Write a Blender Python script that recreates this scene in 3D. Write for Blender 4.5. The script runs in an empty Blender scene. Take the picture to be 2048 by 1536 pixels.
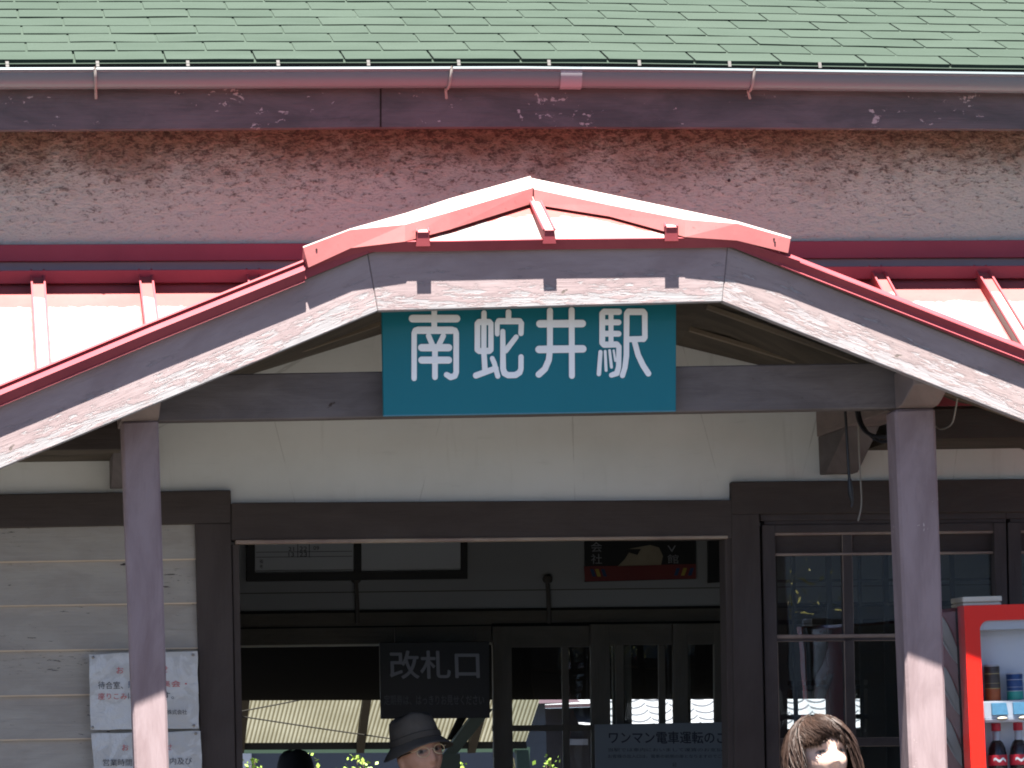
import bpy, bmesh, math, random
from mathutils import Vector, Matrix, noise as mnoise
random.seed(7)
scn = bpy.context.scene
COL = scn.collection
R = math.radians

# ------------------------------------------------------------------ camera
F_PX, VPX, VPY, ROLL = 7000.0, -62.0, 1480.0, R(1.0)
CAM = Vector((-1.7416, -10.9, 1.45))
d = Vector(((VPX-1024)/F_PX, (768-VPY)/F_PX, 1.0)).normalized()      # world Y in camera (right, up, forward)
up = Vector((-math.sin(ROLL), math.cos(ROLL), 0))
zc = (up-up.dot(d)*d).normalized()
xc = zc.cross(d)
cam_data = bpy.data.cameras.new('camera')
cam = bpy.data.objects.new('camera', cam_data)
COL.objects.link(cam)
cr = Vector((xc[0], d[0], zc[0])); cu = Vector((xc[1], d[1], zc[1])); cf = Vector((xc[2], d[2], zc[2]))
M = Matrix.Identity(4)
for i in range(3):
    M[i][0] = cr[i]; M[i][1] = cu[i]; M[i][2] = -cf[i]; M[i][3] = CAM[i]
cam.matrix_world = M
cam_data.sensor_fit = 'HORIZONTAL'; cam_data.sensor_width = 36.0
cam_data.lens = F_PX/2048*36.0
cam_data.clip_start = .1; cam_data.clip_end = 2000
scn.camera = cam

def P(px, py, Y):
    """point of the vertical plane y=Y seen at photo pixel (px, py)"""
    c = Vector(((px-1024)/F_PX, (768-py)/F_PX, 1.0))
    w = Vector((c.dot(xc), c.dot(d), c.dot(zc)))
    return CAM + w*((Y-CAM.y)/w.y)

# depth planes of the station front
YF, YP, YW, YB = -.25, 0.0, 1.10, 3.85

# ------------------------------------------------------------------ materials
MATS = {}
class NT:
    def __init__(s, name):
        m = bpy.data.materials.new(name); m.use_nodes = True
        s.m = m; s.t = m.node_tree; s.n = s.t.nodes; s.l = s.t.links
        s.b = s.n['Principled BSDF']; s.out = s.n['Material Output']
        MATS[name] = m
    def add(s, kind, **kw):
        n = s.n.new(kind)
        for k, v in kw.items(): setattr(n, k, v)
        return n
    def link(s, a, b): s.l.new(a, b)
    def coord(s, kind='Object', scale=(1, 1, 1), rot=(0, 0, 0)):
        tc = s.add('ShaderNodeTexCoord'); mp = s.add('ShaderNodeMapping')
        mp.inputs['Scale'].default_value = scale; mp.inputs['Rotation'].default_value = rot
        s.link(tc.outputs[kind], mp.inputs['Vector']); return mp.outputs[0]
    def noise(s, vec, scale=5, detail=5, rough=.6, dist=0):
        n = s.add('ShaderNodeTexNoise'); n.inputs['Scale'].default_value = scale
        n.inputs['Detail'].default_value = detail; n.inputs['Roughness'].default_value = rough
        n.inputs['Distortion'].default_value = dist
        s.link(vec, n.inputs['Vector']); return n.outputs['Fac']
    def voro(s, vec, scale=5, feature='F1'):
        n = s.add('ShaderNodeTexVoronoi'); n.feature = feature; n.inputs['Scale'].default_value = scale
        s.link(vec, n.inputs['Vector']); return n
    def math(s, op, a, b=None, c=None, clamp=False):
        n = s.add('ShaderNodeMath', operation=op); n.use_clamp = clamp
        for i, v in enumerate((a, b, c)):
            if v is None: continue
            if isinstance(v, (int, float)): n.inputs[i].default_value = v
            else: s.link(v, n.inputs[i])
        return n.outputs[0]
    def ramp(s, fac, lo, hi):
        n = s.add('ShaderNodeMapRange'); n.interpolation_type = 'SMOOTHSTEP'
        n.inputs['From Min'].default_value = lo; n.inputs['From Max'].default_value = hi
        s.link(fac, n.inputs['Value']); return n.outputs[0]
    def mix(s, fac, a, b):
        n = s.add('ShaderNodeMix', data_type='RGBA')
        for sock, v in ((n.inputs['Factor'], fac), (n.inputs['A'], a), (n.inputs['B'], b)):
            if isinstance(v, (int, float)): sock.default_value = v
            elif isinstance(v, tuple): sock.default_value = (*v, 1) if len(v) == 3 else v
            else: s.link(v, sock)
        for k in n.inputs:
            pass
        return n.outputs['Result']
    def finish(s, col=None, rough=.7, spec=.3, bump=None, strength=.4, dist=.01):
        if col is not None:
            if isinstance(col, tuple): s.b.inputs['Base Color'].default_value = (*col, 1)
            else: s.link(col, s.b.inputs['Base Color'])
        if isinstance(rough, (int, float)): s.b.inputs['Roughness'].default_value = rough
        else: s.link(rough, s.b.inputs['Roughness'])
        s.b.inputs['Specular IOR Level'].default_value = spec
        if bump is not None:
            n = s.add('ShaderNodeBump'); n.inputs['Strength'].default_value = strength
            n.inputs['Distance'].default_value = dist
            s.link(bump, n.inputs['Height']); s.link(n.outputs[0], s.b.inputs['Normal'])
        return s.m

# Mix node socket names differ by type: pick the RGBA sockets explicitly
def _mix(s, fac, a, b):
    n = s.add('ShaderNodeMix'); n.data_type = 'RGBA'
    socks = (n.inputs[0], n.inputs[6], n.inputs[7])
    for sock, v in zip(socks, (fac, a, b)):
        if isinstance(v, (int, float)): sock.default_value = v
        elif isinstance(v, tuple): sock.default_value = (*v, 1) if len(v) == 3 else v
        else: s.link(v, sock)
    return n.outputs[2]
NT.mix = _mix

def plain(name, col, rough=.6, spec=.3, var=.12, scale=6, bump=.0):
    t = NT(name); v = t.coord()
    n = t.noise(v, scale, 6, .65)
    c = t.mix(n, tuple(x*(1-var) for x in col), tuple(min(1, x*(1+var)) for x in col))
    n2 = t.noise(v, scale*14, 3, .6)
    return t.finish(c, rough, spec, n2 if bump else None, bump, .004)

def painted_wood(name, c1, c2, rough=.65, spec=.25, chips=None, chip_amt=.0, chip_scale=(9, 14, 1), peel=None, h=.2, peel_edge=0., peel_bias=0.):
    """paint on wood; UV is in metres: u along the grain, v up from the lower edge"""
    t = NT(name)
    g = t.coord('UV', (2.5, 45, 1)); g2 = t.coord('UV', (1.2, 3.5, 1)); g3 = t.coord('UV', (1, 1, 1))
    grain = t.noise(g, 2.2, 6, .7, .4)
    blot = t.noise(g2, 2.6, 5, .65, .6)
    c = t.mix(t.ramp(blot, .3, .7), c1, c2)
    c = t.mix(t.math('MULTIPLY', t.ramp(grain, .54, .8), .35), c, tuple(x*.55 for x in c1))
    hgt = grain
    if peel is not None:
        mv = t.coord('UV', (15, 105, 1))
        n = t.noise(mv, 1.0, 7, .72, .8)
        nb = t.noise(t.coord('UV', (4.5, 16, 1)), 1.7, 5, .65)
        sep = t.add('ShaderNodeSeparateXYZ'); t.link(g3, sep.inputs[0])
        vv = t.math('DIVIDE', sep.outputs['Y'], h)
        edge = t.math('MULTIPLY', t.math('SUBTRACT', .42, vv), peel_edge)
        tot = t.math('ADD', t.math('ADD', t.math('ADD', n, t.math('MULTIPLY', t.math('SUBTRACT', nb, .5), 1.15)), edge), peel_bias)
        mk = t.ramp(tot, .56, .66)
        pc = t.mix(t.ramp(t.noise(t.coord('UV', (5, 90, 1)), 1.5, 5, .7), .35, .7), tuple(x*.72 for x in peel), peel)
        c = t.mix(mk, c, pc)
        # thin dark cracks at the rims of the flaking paint
        rim = t.math('MULTIPLY', t.ramp(tot, .50, .56), t.math('SUBTRACT', 1.0, t.ramp(tot, .56, .60)))
        c = t.mix(t.math('MULTIPLY', rim, .30), c, tuple(x*.35 for x in c1))
        hgt = t.math('SUBTRACT', t.math('MULTIPLY', grain, .5), t.math('MULTIPLY', mk, .7))
    if chips is not None:
        n = t.noise(t.coord('UV', chip_scale), 2.4, 5, .7, .5)
        nb = t.noise(t.coord('UV', (1.3, 2.2, 1)), 2.1, 3, .5)
        mk = t.ramp(t.math('ADD', n, t.math('MULTIPLY', t.math('SUBTRACT', nb, .5), .55)), .70-chip_amt, .735-chip_amt)
        c = t.mix(mk, c, chips)
        hgt = t.math('SUBTRACT', hgt, t.math('MULTIPLY', mk, .6))
    return t.finish(c, rough, spec, hgt, .5, .004)

WHITE_PRIMER = (.305, .29, .295)
painted_wood('barge_paint', (.225, .172, .172), (.28, .226, .226), .85, .06, peel=WHITE_PRIMER, h=.22, peel_edge=.62, peel_bias=-.075, chips=(.12, .10, .09), chip_amt=-.03)
painted_wood('barge_paint_worn', (.225, .176, .172), (.285, .235, .232), .85, .06, peel=(.325, .30, .305), h=.22, peel_edge=.50, peel_bias=-.01, chips=(.12, .10, .09), chip_amt=-.03)
painted_wood('post_paint', (.19, .140, .143), (.255, .20, .206), .8, .08, chips=(.40, .36, .35), chip_amt=-.085)
painted_wood('post_paint_flaked', (.195, .146, .15), (.265, .206, .212), .8, .08, chips=(.46, .40, .38), chip_amt=.0)
painted_wood('eave_paint', (.060, .064, .066), (.105, .10, .104), .85, .08, chips=(.30, .285, .28), chip_amt=.05)
painted_wood('beam_paint', (.10, .085, .083), (.145, .125, .122), .85, .08, chips=(.05, .035, .03), chip_amt=-.03)
painted_wood('frame_paint', (.052, .041, .037), (.066, .053, .048), .8, .08, chips=(.2, .18, .16), chip_amt=-.10)
painted_wood('frame_worn', (.19, .13, .11), (.32, .25, .19), .7, .25)
painted_wood('sash_paint', (.052, .042, .040), (.075, .060, .056), .7, .12, chips=(.22, .18, .15), chip_amt=-.06)
painted_wood('siding_paint', (.28, .25, .22), (.345, .315, .275), .75, .2, chips=(.04, .033, .033), chip_amt=.03, chip_scale=(7, 60, 1))
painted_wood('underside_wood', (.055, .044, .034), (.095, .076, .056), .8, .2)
painted_wood('beam_end_wood', (.16, .125, .115), (.22, .17, .155), .75, .2)
painted_wood('lit_edge_wood', (.48, .37, .27), (.58, .46, .34), .75, .2)  # bare clapboard edges, bounce light from below put into the pale colour
painted_wood('inner_wood', (.085, .074, .058), (.115, .10, .077), .6, .3)
painted_wood('old_beam', (.16, .125, .09), (.22, .17, .12), .7, .25)

def red_metal(name, fade, c1=(.29, .038, .040), c2=(.35, .055, .052)):
    t = NT(name)
    v = t.coord('Object'); n = t.noise(v, 4, 6, .65); n2 = t.noise(v, 40, 4, .6)
    base = t.mix(t.ramp(n, .3, .7), c1, c2)
    base = t.mix(t.math('MULTIPLY', t.ramp(n2, .62, .75), .4), base, (.16, .035, .035))
    if fade:
        # chalked, sun-bleached paint away from the sheltered seams: UV u runs 0..1 between battens, v in metres from the top
        uv = t.coord('UV'); sep = t.add('ShaderNodeSeparateXYZ'); t.link(uv, sep.inputs[0])
        wob = t.math('MULTIPLY', t.math('SUBTRACT', t.noise(v, 22, 5, .6), .5), .075)
        a = t.ramp(t.math('ADD', sep.outputs['Y'], wob), fade, fade+.008)
        un = t.math('ABSOLUTE', t.math('SUBTRACT', sep.outputs['X'], .5))
        bmask = t.math('SUBTRACT', 1.0, t.ramp(t.math('ADD', un, t.math('MULTIPLY', wob, .5)), .40, .43))
        base = t.mix(t.math('MULTIPLY', a, bmask), base, (.205, .19, .178))
    return t.finish(base, .6, .14, n2, .12, .002)
red_metal('red_metal', 0, (.21, .038, .048), (.26, .052, .060))
red_metal('red_metal_lit', 0, (.33, .105, .105), (.39, .135, .13))  # lighter copy of the red paint, sun on the cap flanges put in
red_metal('red_metal_bleached', .205, (.215, .052, .050), (.25, .066, .063))
red_metal('red_metal_bleached_hip', .045, (.215, .054, .048), (.25, .066, .060))
plain('red_flashing', (.165, .038, .052), .6, .15, .18, 6)
plain('chalked_lit_metal', (.30, .24, .22), .6, .3, .1, 9)  # chalking and sunlight on upward faces both put into this pale colour
plain('grey_flashing', (.15, .12, .125), .5, .4, .15, 8)
plain('gutter_plastic', (.10, .125, .132), .32, .45, .06, 3)
plain('gutter_joint_plastic', (.19, .20, .215), .3, .45, .05, 3)
plain('old_zinc', (.20, .19, .17), .5, .4, .2, 30)
plain('pale_strap', (.032, .028, .027), .6, .3, .1, 30)
plain('black_void', (.020, .019, .017), 1.0, .0)

def shingle_mat():
    t = NT('green_shingle'); v = t.coord('Object')
    n = t.noise(v, 160, 4, .7); n2 = t.noise(t.coord('Object', (1.5, 4, 4)), 2.2, 5, .6)
    c = t.mix(t.ramp(n2, .25, .75), (.0205, .0315, .0235), (.025, .0375, .0285))
    vo = t.voro(t.coord('UV', (1, 1, 1)), 1.0)
    att = t.add('ShaderNodeAttribute'); att.attribute_name = 'tone'
    c = t.mix(t.math('MULTIPLY', att.outputs['Fac'], .38), c, (.034, .047, .037))
    c = t.mix(t.math('MULTIPLY', t.ramp(n, .42, .72), .40), c, (.013, .024, .015))
    t.finish(c, .9, .15, n, .5, .003)
shingle_mat()

def roughcast():
    t = NT('roughcast_render')
    v = t.coord('Object', (1, 1, 1), (0, R(32), 0))
    vs = t.coord('Object', (.7, 1, 1.35), (0, R(32), 0))
    big = t.noise(v, 5.5, 5, .6); fine = t.noise(vs, 105, 5, .75); mid = t.noise(vs, 33, 4, .6)
    sep = t.add('ShaderNodeSeparateXYZ'); tc = t.add('ShaderNodeTexCoord'); t.link(tc.outputs['Object'], sep.inputs[0])
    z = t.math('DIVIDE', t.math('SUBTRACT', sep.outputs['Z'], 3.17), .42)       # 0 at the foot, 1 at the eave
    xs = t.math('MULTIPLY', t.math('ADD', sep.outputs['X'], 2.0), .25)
    shaded_base = t.mix(t.ramp(t.math('ADD', z, t.math('MULTIPLY', t.math('SUBTRACT', big, .5), .9)), .25, .80), (.50, .56, .47), (.265, .21, .15))  # dirt and eave shade put into the colour, browner towards the top
    # mould and painted eave shade: dark grains that thin out downwards
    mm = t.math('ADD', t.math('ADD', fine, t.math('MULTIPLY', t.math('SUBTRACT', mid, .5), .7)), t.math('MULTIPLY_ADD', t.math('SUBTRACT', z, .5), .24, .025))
    c = t.mix(t.math('MULTIPLY', t.ramp(mm, .47, .72), .86), shaded_base, (.075, .055, .047))
    c = t.mix(t.math('MULTIPLY', t.ramp(t.noise(v, 90, 3, .6), .60, .75), .35), c, (.42, .34, .32))
    h = t.math('ADD', t.math('MULTIPLY', fine, .8), mid)
    t.finish(c, .95, .1, h, 1.0, .022)
roughcast()

def plaster():
    t = NT('plaster'); v = t.coord('Object')
    n = t.noise(v, 1.7, 5, .6); s = t.noise(t.coord('Object', (9, 9, .9)), 1.6, 5, .65); h = t.noise(t.coord('Object', (1, 1, 5)), 9, 5, .6)
    c = t.mix(t.ramp(n, .3, .7), (.58, .575, .545), (.66, .655, .63))
    c = t.mix(t.math('MULTIPLY', t.ramp(s, .55, .75), .38), c, (.40, .385, .35))
    c = t.mix(t.math('MULTIPLY', t.ramp(h, .58, .8), .22), c, (.38, .37, .345))
    # hairline cracks
    vo = t.voro(t.coord('Object', (1.1, .01, .45)), 1.3, 'DISTANCE_TO_EDGE')
    wob = t.math('ADD', vo.outputs['Distance'], t.math('MULTIPLY', t.math('SUBTRACT', t.noise(v, 7, 4, .6), .5), .012))
    crack = t.math('SUBTRACT', 1.0, t.ramp(t.math('ABSOLUTE', wob), .0, .0022))
    c = t.mix(t.math('MULTIPLY', crack, .35), c, (.20, .18, .16))
    t.finish(c, .9, .15, h, .15, .004)
plaster()
plain('inner_panel', (.30, .31, .315), .7, .2, .06, 2)
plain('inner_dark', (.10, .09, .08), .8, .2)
plain('concrete', (.27, .26, .245), .9, .2, .15, 3, .3)
plain('forecourt_ground', (.048, .047, .045), .95, .15, .22, 1.2, .4)
plain('sign_teal', (.007, .145, .185), .38, .22, .06, 2)
plain('sign_edge', (.12, .25, .32), .4, .4)
plain('sign_white', (.86, .86, .86), .45, .35, .02)
plain('black_board', (.012, .013, .014), .5, .35)
plain('dim_white', (.26, .265, .285), .6, .3, .03)
plain('dim_grey', (.12, .125, .13), .6, .3, .03)
plain('ink_black', (.035, .035, .045), .6, .3)
plain('ink_blue', (.05, .08, .16), .6, .3)
plain('ink_red', (.42, .06, .07), .6, .3)
plain('notice_panel', (.22, .24, .255), .6, .2, .05)
plain('board_white', (.52, .55, .58), .6, .2, .02)
plain('poster_red', (.16, .03, .03), .5, .3)
plain('poster_skin', (.28, .24, .17), .5, .3, .35, 14)
plain('poster_blue', (.02, .05, .13), .5, .3)
plain('poster_yellow', (.35, .27, .05), .5, .3)
plain('cable_black', (.010, .010, .012), .4, .4)
plain('cable_grey', (.22, .20, .17), .5, .3)
plain('pin_metal', (.25, .22, .19), .4, .5)

def laminate():
    t = NT('laminated_paper'); v = t.coord('Object')
    n = t.noise(v, 9, 3, .5, 1.2); n2 = t.noise(v, 26, 4, .6, .5)
    c = t.mix(t.ramp(n, .46, .54), (.40, .395, .385), (.47, .47, .47))
    return t.finish(c, t.math('MULTIPLY_ADD', t.ramp(n, .44, .56), -.12, .26), .6, n2, .5, .012)
laminate()

def glass_mat(name, tint, refl, rough=.0, boost=1.0):
    t = NT(name); t.n.remove(t.b)
    fr = t.add('ShaderNodeFresnel'); fr.inputs['IOR'].default_value = 1.5
    tr = t.add('ShaderNodeBsdfTransparent'); tr.inputs[0].default_value = (*tint, 1)
    gl = t.add('ShaderNodeBsdfGlossy'); gl.inputs['Roughness'].default_value = rough
    gl.inputs['Color'].default_value = (.95, .97, 1, 1)
    mx = t.add('ShaderNodeMixShader')
    t.link(t.math('MULTIPLY', fr.outputs[0], refl, clamp=True), mx.inputs[0])
    t.link(tr.outputs[0], mx.inputs[1]); t.link(gl.outputs[0], mx.inputs[2]); t.link(mx.outputs[0], t.out.inputs['Surface'])
    if rough == 0.0:
        n = t.noise(t.coord('Object'), 2.5, 2, .5); b = t.add('ShaderNodeBump'); b.inputs['Strength'].default_value = .12
        b.inputs['Distance'].default_value = .02; t.link(n, b.inputs['Height']); t.link(b.outputs[0], gl.inputs['Normal'])
    return t.m
glass_mat('window_glass', (.80, .84, .84), 3.2)
glass_mat('door_glass', (.90, .92, .92), 1.2)
glass_mat('display_glass', (.97, .98, .99), .8)
glass_mat('spectacle_glass', (.96, .95, .94), .10, .05)

def corrugated():
    t = NT('translucent_sheet'); t.n.remove(t.b); v = t.coord('Object')
    n = t.noise(v, 3, 5, .6); n2 = t.noise(v, 38, 4, .6)
    c = t.mix(t.ramp(n, .3, .7), (.155, .152, .115), (.20, .198, .155))
    c = t.mix(t.math('MULTIPLY', t.ramp(n2, .55, .75), .4), c, (.15, .13, .07))
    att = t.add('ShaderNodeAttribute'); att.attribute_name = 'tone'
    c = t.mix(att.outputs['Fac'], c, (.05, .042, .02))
    a = t.add('ShaderNodeBsdfDiffuse'); b = t.add('ShaderNodeBsdfTranslucent'); mx = t.add('ShaderNodeMixShader')
    t.link(c, a.inputs[0]); t.link(c, b.inputs[0]); mx.inputs[0].default_value = .5
    t.link(a.outputs[0], mx.inputs[1]); t.link(b.outputs[0], mx.inputs[2]); t.link(mx.outputs[0], t.out.inputs['Surface'])
corrugated()
plain('rafter_dark', (.035, .028, .018), .8, .2)
plain('green_steel', (.016, .034, .024), .5, .4)
plain('sage_paint', (.17, .19, .14), .6, .3, .2, 9)
plain('house_wall_blue', (.075, .083, .098), .8, .2, .08, 1)
plain('house_wall_mauve', (.12, .11, .118), .8, .2, .1, 1)
plain('house_trim_mauve', (.045, .026, .032), .6, .3)
plain('roof_tile_silver', (.21, .215, .23), .38, .5, .14, 5)
plain('white_sheet', (.5, .5, .52), .7, .3)
plain('leaf_lime', (.16, .24, .035), .55, .3, .25, 9)
plain('leaf_yellow', (.14, .125, .025), .6, .2, .3, 9)
plain('street_wall', (.135, .145, .145), .85, .15, .1, .8)
plain('stem_brown', (.09, .07, .04), .8, .2)
plain('machine_red_shaded', (.19, .012, .022), .3, .5, .04, 3)  # darker copy of the machine red, shade of the side put in
plain('machine_red', (.56, .013, .007), .3, .32, .04, 3)
plain('machine_dark', (.035, .014, .020), .5, .3)
plain('machine_cream', (.52, .48, .38), .5, .4, .05)
plain('machine_white', (.62, .65, .70), .35, .45, .02)
plain('decal_white', (.36, .34, .35), .4, .4, .03)
plain('label_blue', (.12, .32, .48), .4, .4, .25, 60)
plain('button_grey', (.22, .19, .15), .4, .4)
plain('can_brown', (.07, .05, .035), .35, .5, .4, 60)
plain('can_orange', (.34, .075, .02), .35, .5, .2, 40)
plain('can_blue', (.02, .065, .20), .35, .5, .4, 60)
plain('can_teal', (.02, .30, .26), .35, .5, .2, 40)
plain('can_lid', (.5, .5, .5), .3, .6)
plain('can_gold', (.42, .33, .12), .35, .5)
plain('cola_dark', (.018, .010, .008), .15, .6, .05)
plain('cola_label', (.48, .018, .035), .4, .4, .05)
plain('clear_plastic', (.42, .44, .48), .15, .5)
plain('hat_cloth', (.115, .102, .088), .9, .1, .2, 60, .3)
plain('hat_band', (.09, .08, .07), .9, .1, .2, 60)
plain('jacket_grey', (.16, .16, .15), .9, .1, .15, 40)
plain('shirt_cream', (.45, .42, .38), .9, .1, .1, 40)
plain('trousers_dark', (.04, .04, .05), .9, .1, .1, 40)
plain('cap_black', (.010, .010, .012), .8, .15, .2, 40)
plain('wire_gold', (.75, .60, .36), .3, .6)
plain('temple_dark', (.015, .012, .012), .35, .5)
plain('shoe_black', (.02, .02, .02), .5, .4)

def skin_mat(name, col, blush):
    t = NT(name); v = t.coord('Object')
    n = t.noise(v, 30, 5, .65)
    att = t.add('ShaderNodeAttribute'); att.attribute_name = 'feature'
    c = t.mix(t.ramp(n, .3, .7), col, blush)
    n3 = t.noise(v, 260, 3, .6)
    mixn = t.add('ShaderNodeMix'); mixn.data_type = 'RGBA'
    t.link(att.outputs['Alpha'], mixn.inputs[0]); t.link(c, mixn.inputs[6]); t.link(att.outputs['Color'], mixn.inputs[7])
    t.b.inputs['Subsurface Weight'].default_value = .08
    t.b.inputs['Subsurface Radius'].default_value = (.01, .004, .002)
    return t.finish(mixn.outputs[2], .5, .35, n3, .15, .001)
skin_mat('skin_tanned', (.60, .32, .215), (.66, .37, .26))
skin_mat('skin_fair', (.52, .335, .26), (.57, .38, .30))
skin_mat('skin_shade', (.35, .2, .14), (.38, .22, .15))

def hair_mat(name, a, b):
    t = NT(name)
    att = t.add('ShaderNodeAttribute'); att.attribute_name = 'tone'
    c = t.mix(att.outputs['Fac'], a, b)
    t.finish(c, .5, .14)
hair_mat('hair_brown', (.0075, .0047, .004), (.037, .0215, .016))
hair_mat('hair_black', (.012, .010, .010), (.03, .026, .024))

# ------------------------------------------------------------------ mesh helpers
def link_obj(name, me, parent=None):
    o = bpy.data.objects.new(name, me); COL.objects.link(o)
    if parent is not None:
        o.parent = parent
        o.matrix_parent_inverse = WORLD[parent.name].inverted()
        WORLD[o.name] = Matrix.Identity(4)
    else:
        WORLD[o.name] = Matrix.Identity(4)
    return o
WORLD = {}

def thing(name, label, cat, loc, group=None):
    o = bpy.data.objects.new(name, None); COL.objects.link(o); o.location = loc
    o.empty_display_size = .1
    WORLD[o.name] = Matrix.Translation(Vector(loc))
    o['label'] = label; o['category'] = cat
    if group: o['group'] = group
    return o

class MB:
    """collects faces of one mesh, with a UV per corner and a material slot per face"""
    def __init__(s): s.v = []; s.f = []; s.uv = []; s.mi = []; s.mats = []; s.tone = []
    def slot(s, mat):
        if mat not in s.mats: s.mats.append(mat)
        return s.mats.index(mat)
    def face(s, pts, mat, uvs=None, tone=0.0):
        i = len(s.v); s.v += [Vector(p) for p in pts]
        s.f.append(tuple(range(i, i+len(pts))))
        s.uv.append(uvs or [(0, 0)]*len(pts)); s.mi.append(s.slot(mat)); s.tone.append(tone)
    def prism(s, front, off, mat, u_axis=None, origin=None, back_mat=None):
        """front: CCW-from-front polygon points; off: vector to the back"""
        fr = [Vector(p) for p in front]; off = Vector(off); bk = [p+off for p in fr]
        if u_axis is None: u_axis = (fr[1]-fr[0])
        ua = Vector(u_axis).normalized(); na = (-off).normalized(); va = na.cross(ua); va.normalize()
        o = Vector(origin) if origin is not None else fr[0]
        uvf = lambda p: ((p-o).dot(ua), (p-o).dot(va)+((p-o).dot(na))*1.0)
        s.face(fr, mat, [uvf(p) for p in fr]); s.face(bk[::-1], mat, [uvf(p) for p in bk[::-1]])
        n = len(fr)
        for i in range(n):
            a, b, c, e = fr[i], bk[i], bk[(i+1) % n], fr[(i+1) % n]
            s.face([a, b, c, e], mat, [uvf(p) for p in (a, b, c, e)])
    def box(s, lo, hi, mat):
        x0, y0, z0 = lo; x1, y1, z1 = hi
        s.prism([(x0, y0, z0), (x1, y0, z0), (x1, y0, z1), (x0, y0, z1)], (0, y1-y0, 0), mat)
    def quad_px(s, tl, tr, br, bl, Y, th, mat):
        """board whose front face has these photo corners on plane Y; th metres thick going back"""
        a = [P(*bl, Y), P(*br, Y), P(*tr, Y), P(*tl, Y)]
        w = (a[1]-a[0]).length; h = (a[3]-a[0]).length
        ua = (a[1]-a[0]) if w >= h else (a[3]-a[0])
        # grain along the longer side; v measured up from the lower edge
        if w >= h: s.prism(a, (0, th, 0), mat, ua, a[0])
        else:
            fr = a; off = Vector((0, th, 0)); o = a[0]; ua = ua.normalized(); va = (a[1]-a[0]).normalized()
            bk = [p+off for p in fr]
            uvf = lambda p: ((p-o).dot(ua), (p-o).dot(va)+(p-o).y)
            s.face(fr, mat, [uvf(p) for p in fr]); s.face(bk[::-1], mat, [uvf(p) for p in bk[::-1]])
            for i in range(4):
                q = [fr[i], bk[i], bk[(i+1) % 4], fr[(i+1) % 4]]
                s.face(q, mat, [uvf(p) for p in q])
    def poly_px(s, pts, Y, th, mat, u=None):
        a = [P(x, y, Y) for x, y in pts]
        # order counter-clockwise seen from the front (-Y)
        area = sum(a[i].x*a[(i+1) % len(a)].z-a[(i+1) % len(a)].x*a[i].z for i in range(len(a)))
        if area < 0: a = a[::-1]
        s.prism(a, (0, th, 0), mat, u or (1, 0, 0), a[0])
    def tube(s, pts, rad, mat, seg=10, caps=True, tone=0.0, flat=None):
        pts = [Vector(p) for p in pts]; n = len(pts)
        rad = rad if isinstance(rad, (list, tuple)) else [rad]*n
        rings = []; ref = Vector((0, 0, 1))
        for i, p in enumerate(pts):
            t = (pts[min(i+1, n-1)]-pts[max(i-1, 0)]).normalized()
            if abs(t.dot(ref)) > .95: ref = Vector((1, 0, 0))
            a = t.cross(ref).normalized(); b = t.cross(a).normalized()
            rings.append([p+(a*math.cos(k*2*math.pi/seg)+b*math.sin(k*2*math.pi/seg))*rad[i] for k in range(seg)])
        L = 0
        for i in range(n-1):
            dl = (pts[i+1]-pts[i]).length
            for k in range(seg):
                k2 = (k+1) % seg
                s.face([rings[i][k], rings[i+1][k], rings[i+1][k2], rings[i][k2]], mat,
                       [(L, k/seg), (L+dl, k/seg), (L+dl, (k+1)/seg), (L, (k+1)/seg)], tone)
            L += dl
        if caps:
            s.face(rings[0], mat, None, tone); s.face(rings[-1][::-1], mat, None, tone)
    def ellipsoid(s, c, r, mat, seg=24, rings=16, fn=None, rot=None):
        c = Vector(c); g = []
        for i in range(rings+1):
            th = math.pi*i/rings; row = []
            for k in range(seg):
                ph = 2*math.pi*k/seg
                p = Vector((math.sin(th)*math.cos(ph)*r[0], math.sin(th)*math.sin(ph)*r[1], math.cos(th)*r[2]))
                if fn: p = fn(p)
                if rot: p = rot @ p
                row.append(c+p)
            g.append(row)
        for i in range(rings):
            for k in range(seg):
                k2 = (k+1) % seg
                q = [g[i][k], g[i+1][k], g[i+1][k2], g[i][k2]]
                if i == 0: q = [g[0][0], g[1][k], g[1][k2]]
                elif i == rings-1: q = [g[i][k], g[rings][0], g[i][k2]]
                s.face(q, mat)
    def lathe(s, c, prof, mat, seg=24, mats=None, arc=None):
        """prof: list of (radius, z); axis z through c"""
        c = Vector(c)
        for j in range(len(prof)-1):
            (r0, z0), (r1, z1) = prof[j], prof[j+1]; m = mats[j] if mats else mat
            for k in range(seg):
                a0, a1 = 2*math.pi*k/seg, 2*math.pi*(k+1)/seg
                q = [c+Vector((r0*math.cos(a0), r0*math.sin(a0), z0)), c+Vector((r0*math.cos(a1), r0*math.sin(a1), z0)),
                     c+Vector((r1*math.cos(a1), r1*math.sin(a1), z1)), c+Vector((r1*math.cos(a0), r1*math.sin(a0), z1))]
                if r0 < 1e-6: q = q[1:]
                elif r1 < 1e-6: q = q[:3]
                s.face(q, m)
    def build(s, name, parent=None, bevel=0.0, smooth=False, weld=True, local=None, normals=True):
        me = bpy.data.meshes.new(name)
        vs = s.v if local is None else [p-Vector(local) for p in s.v]
        me.from_pydata([tuple(p) for p in vs], [], s.f); me.update()
        uvl = me.uv_layers.new(name='UVMap')
        flat = [c for fu in s.uv for uv in fu for c in uv]
        uvl.data.foreach_set('uv', flat)
        if any(s.tone):
            at = me.attributes.new('tone', 'FLOAT', 'FACE'); at.data.foreach_set('value', s.tone)
        me.polygons.foreach_set('material_index', s.mi)
        for m in s.mats: me.materials.append(MATS[m])
        bm = bmesh.new(); bm.from_mesh(me)
        if weld: bmesh.ops.remove_doubles(bm, verts=bm.verts, dist=1e-5)
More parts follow.
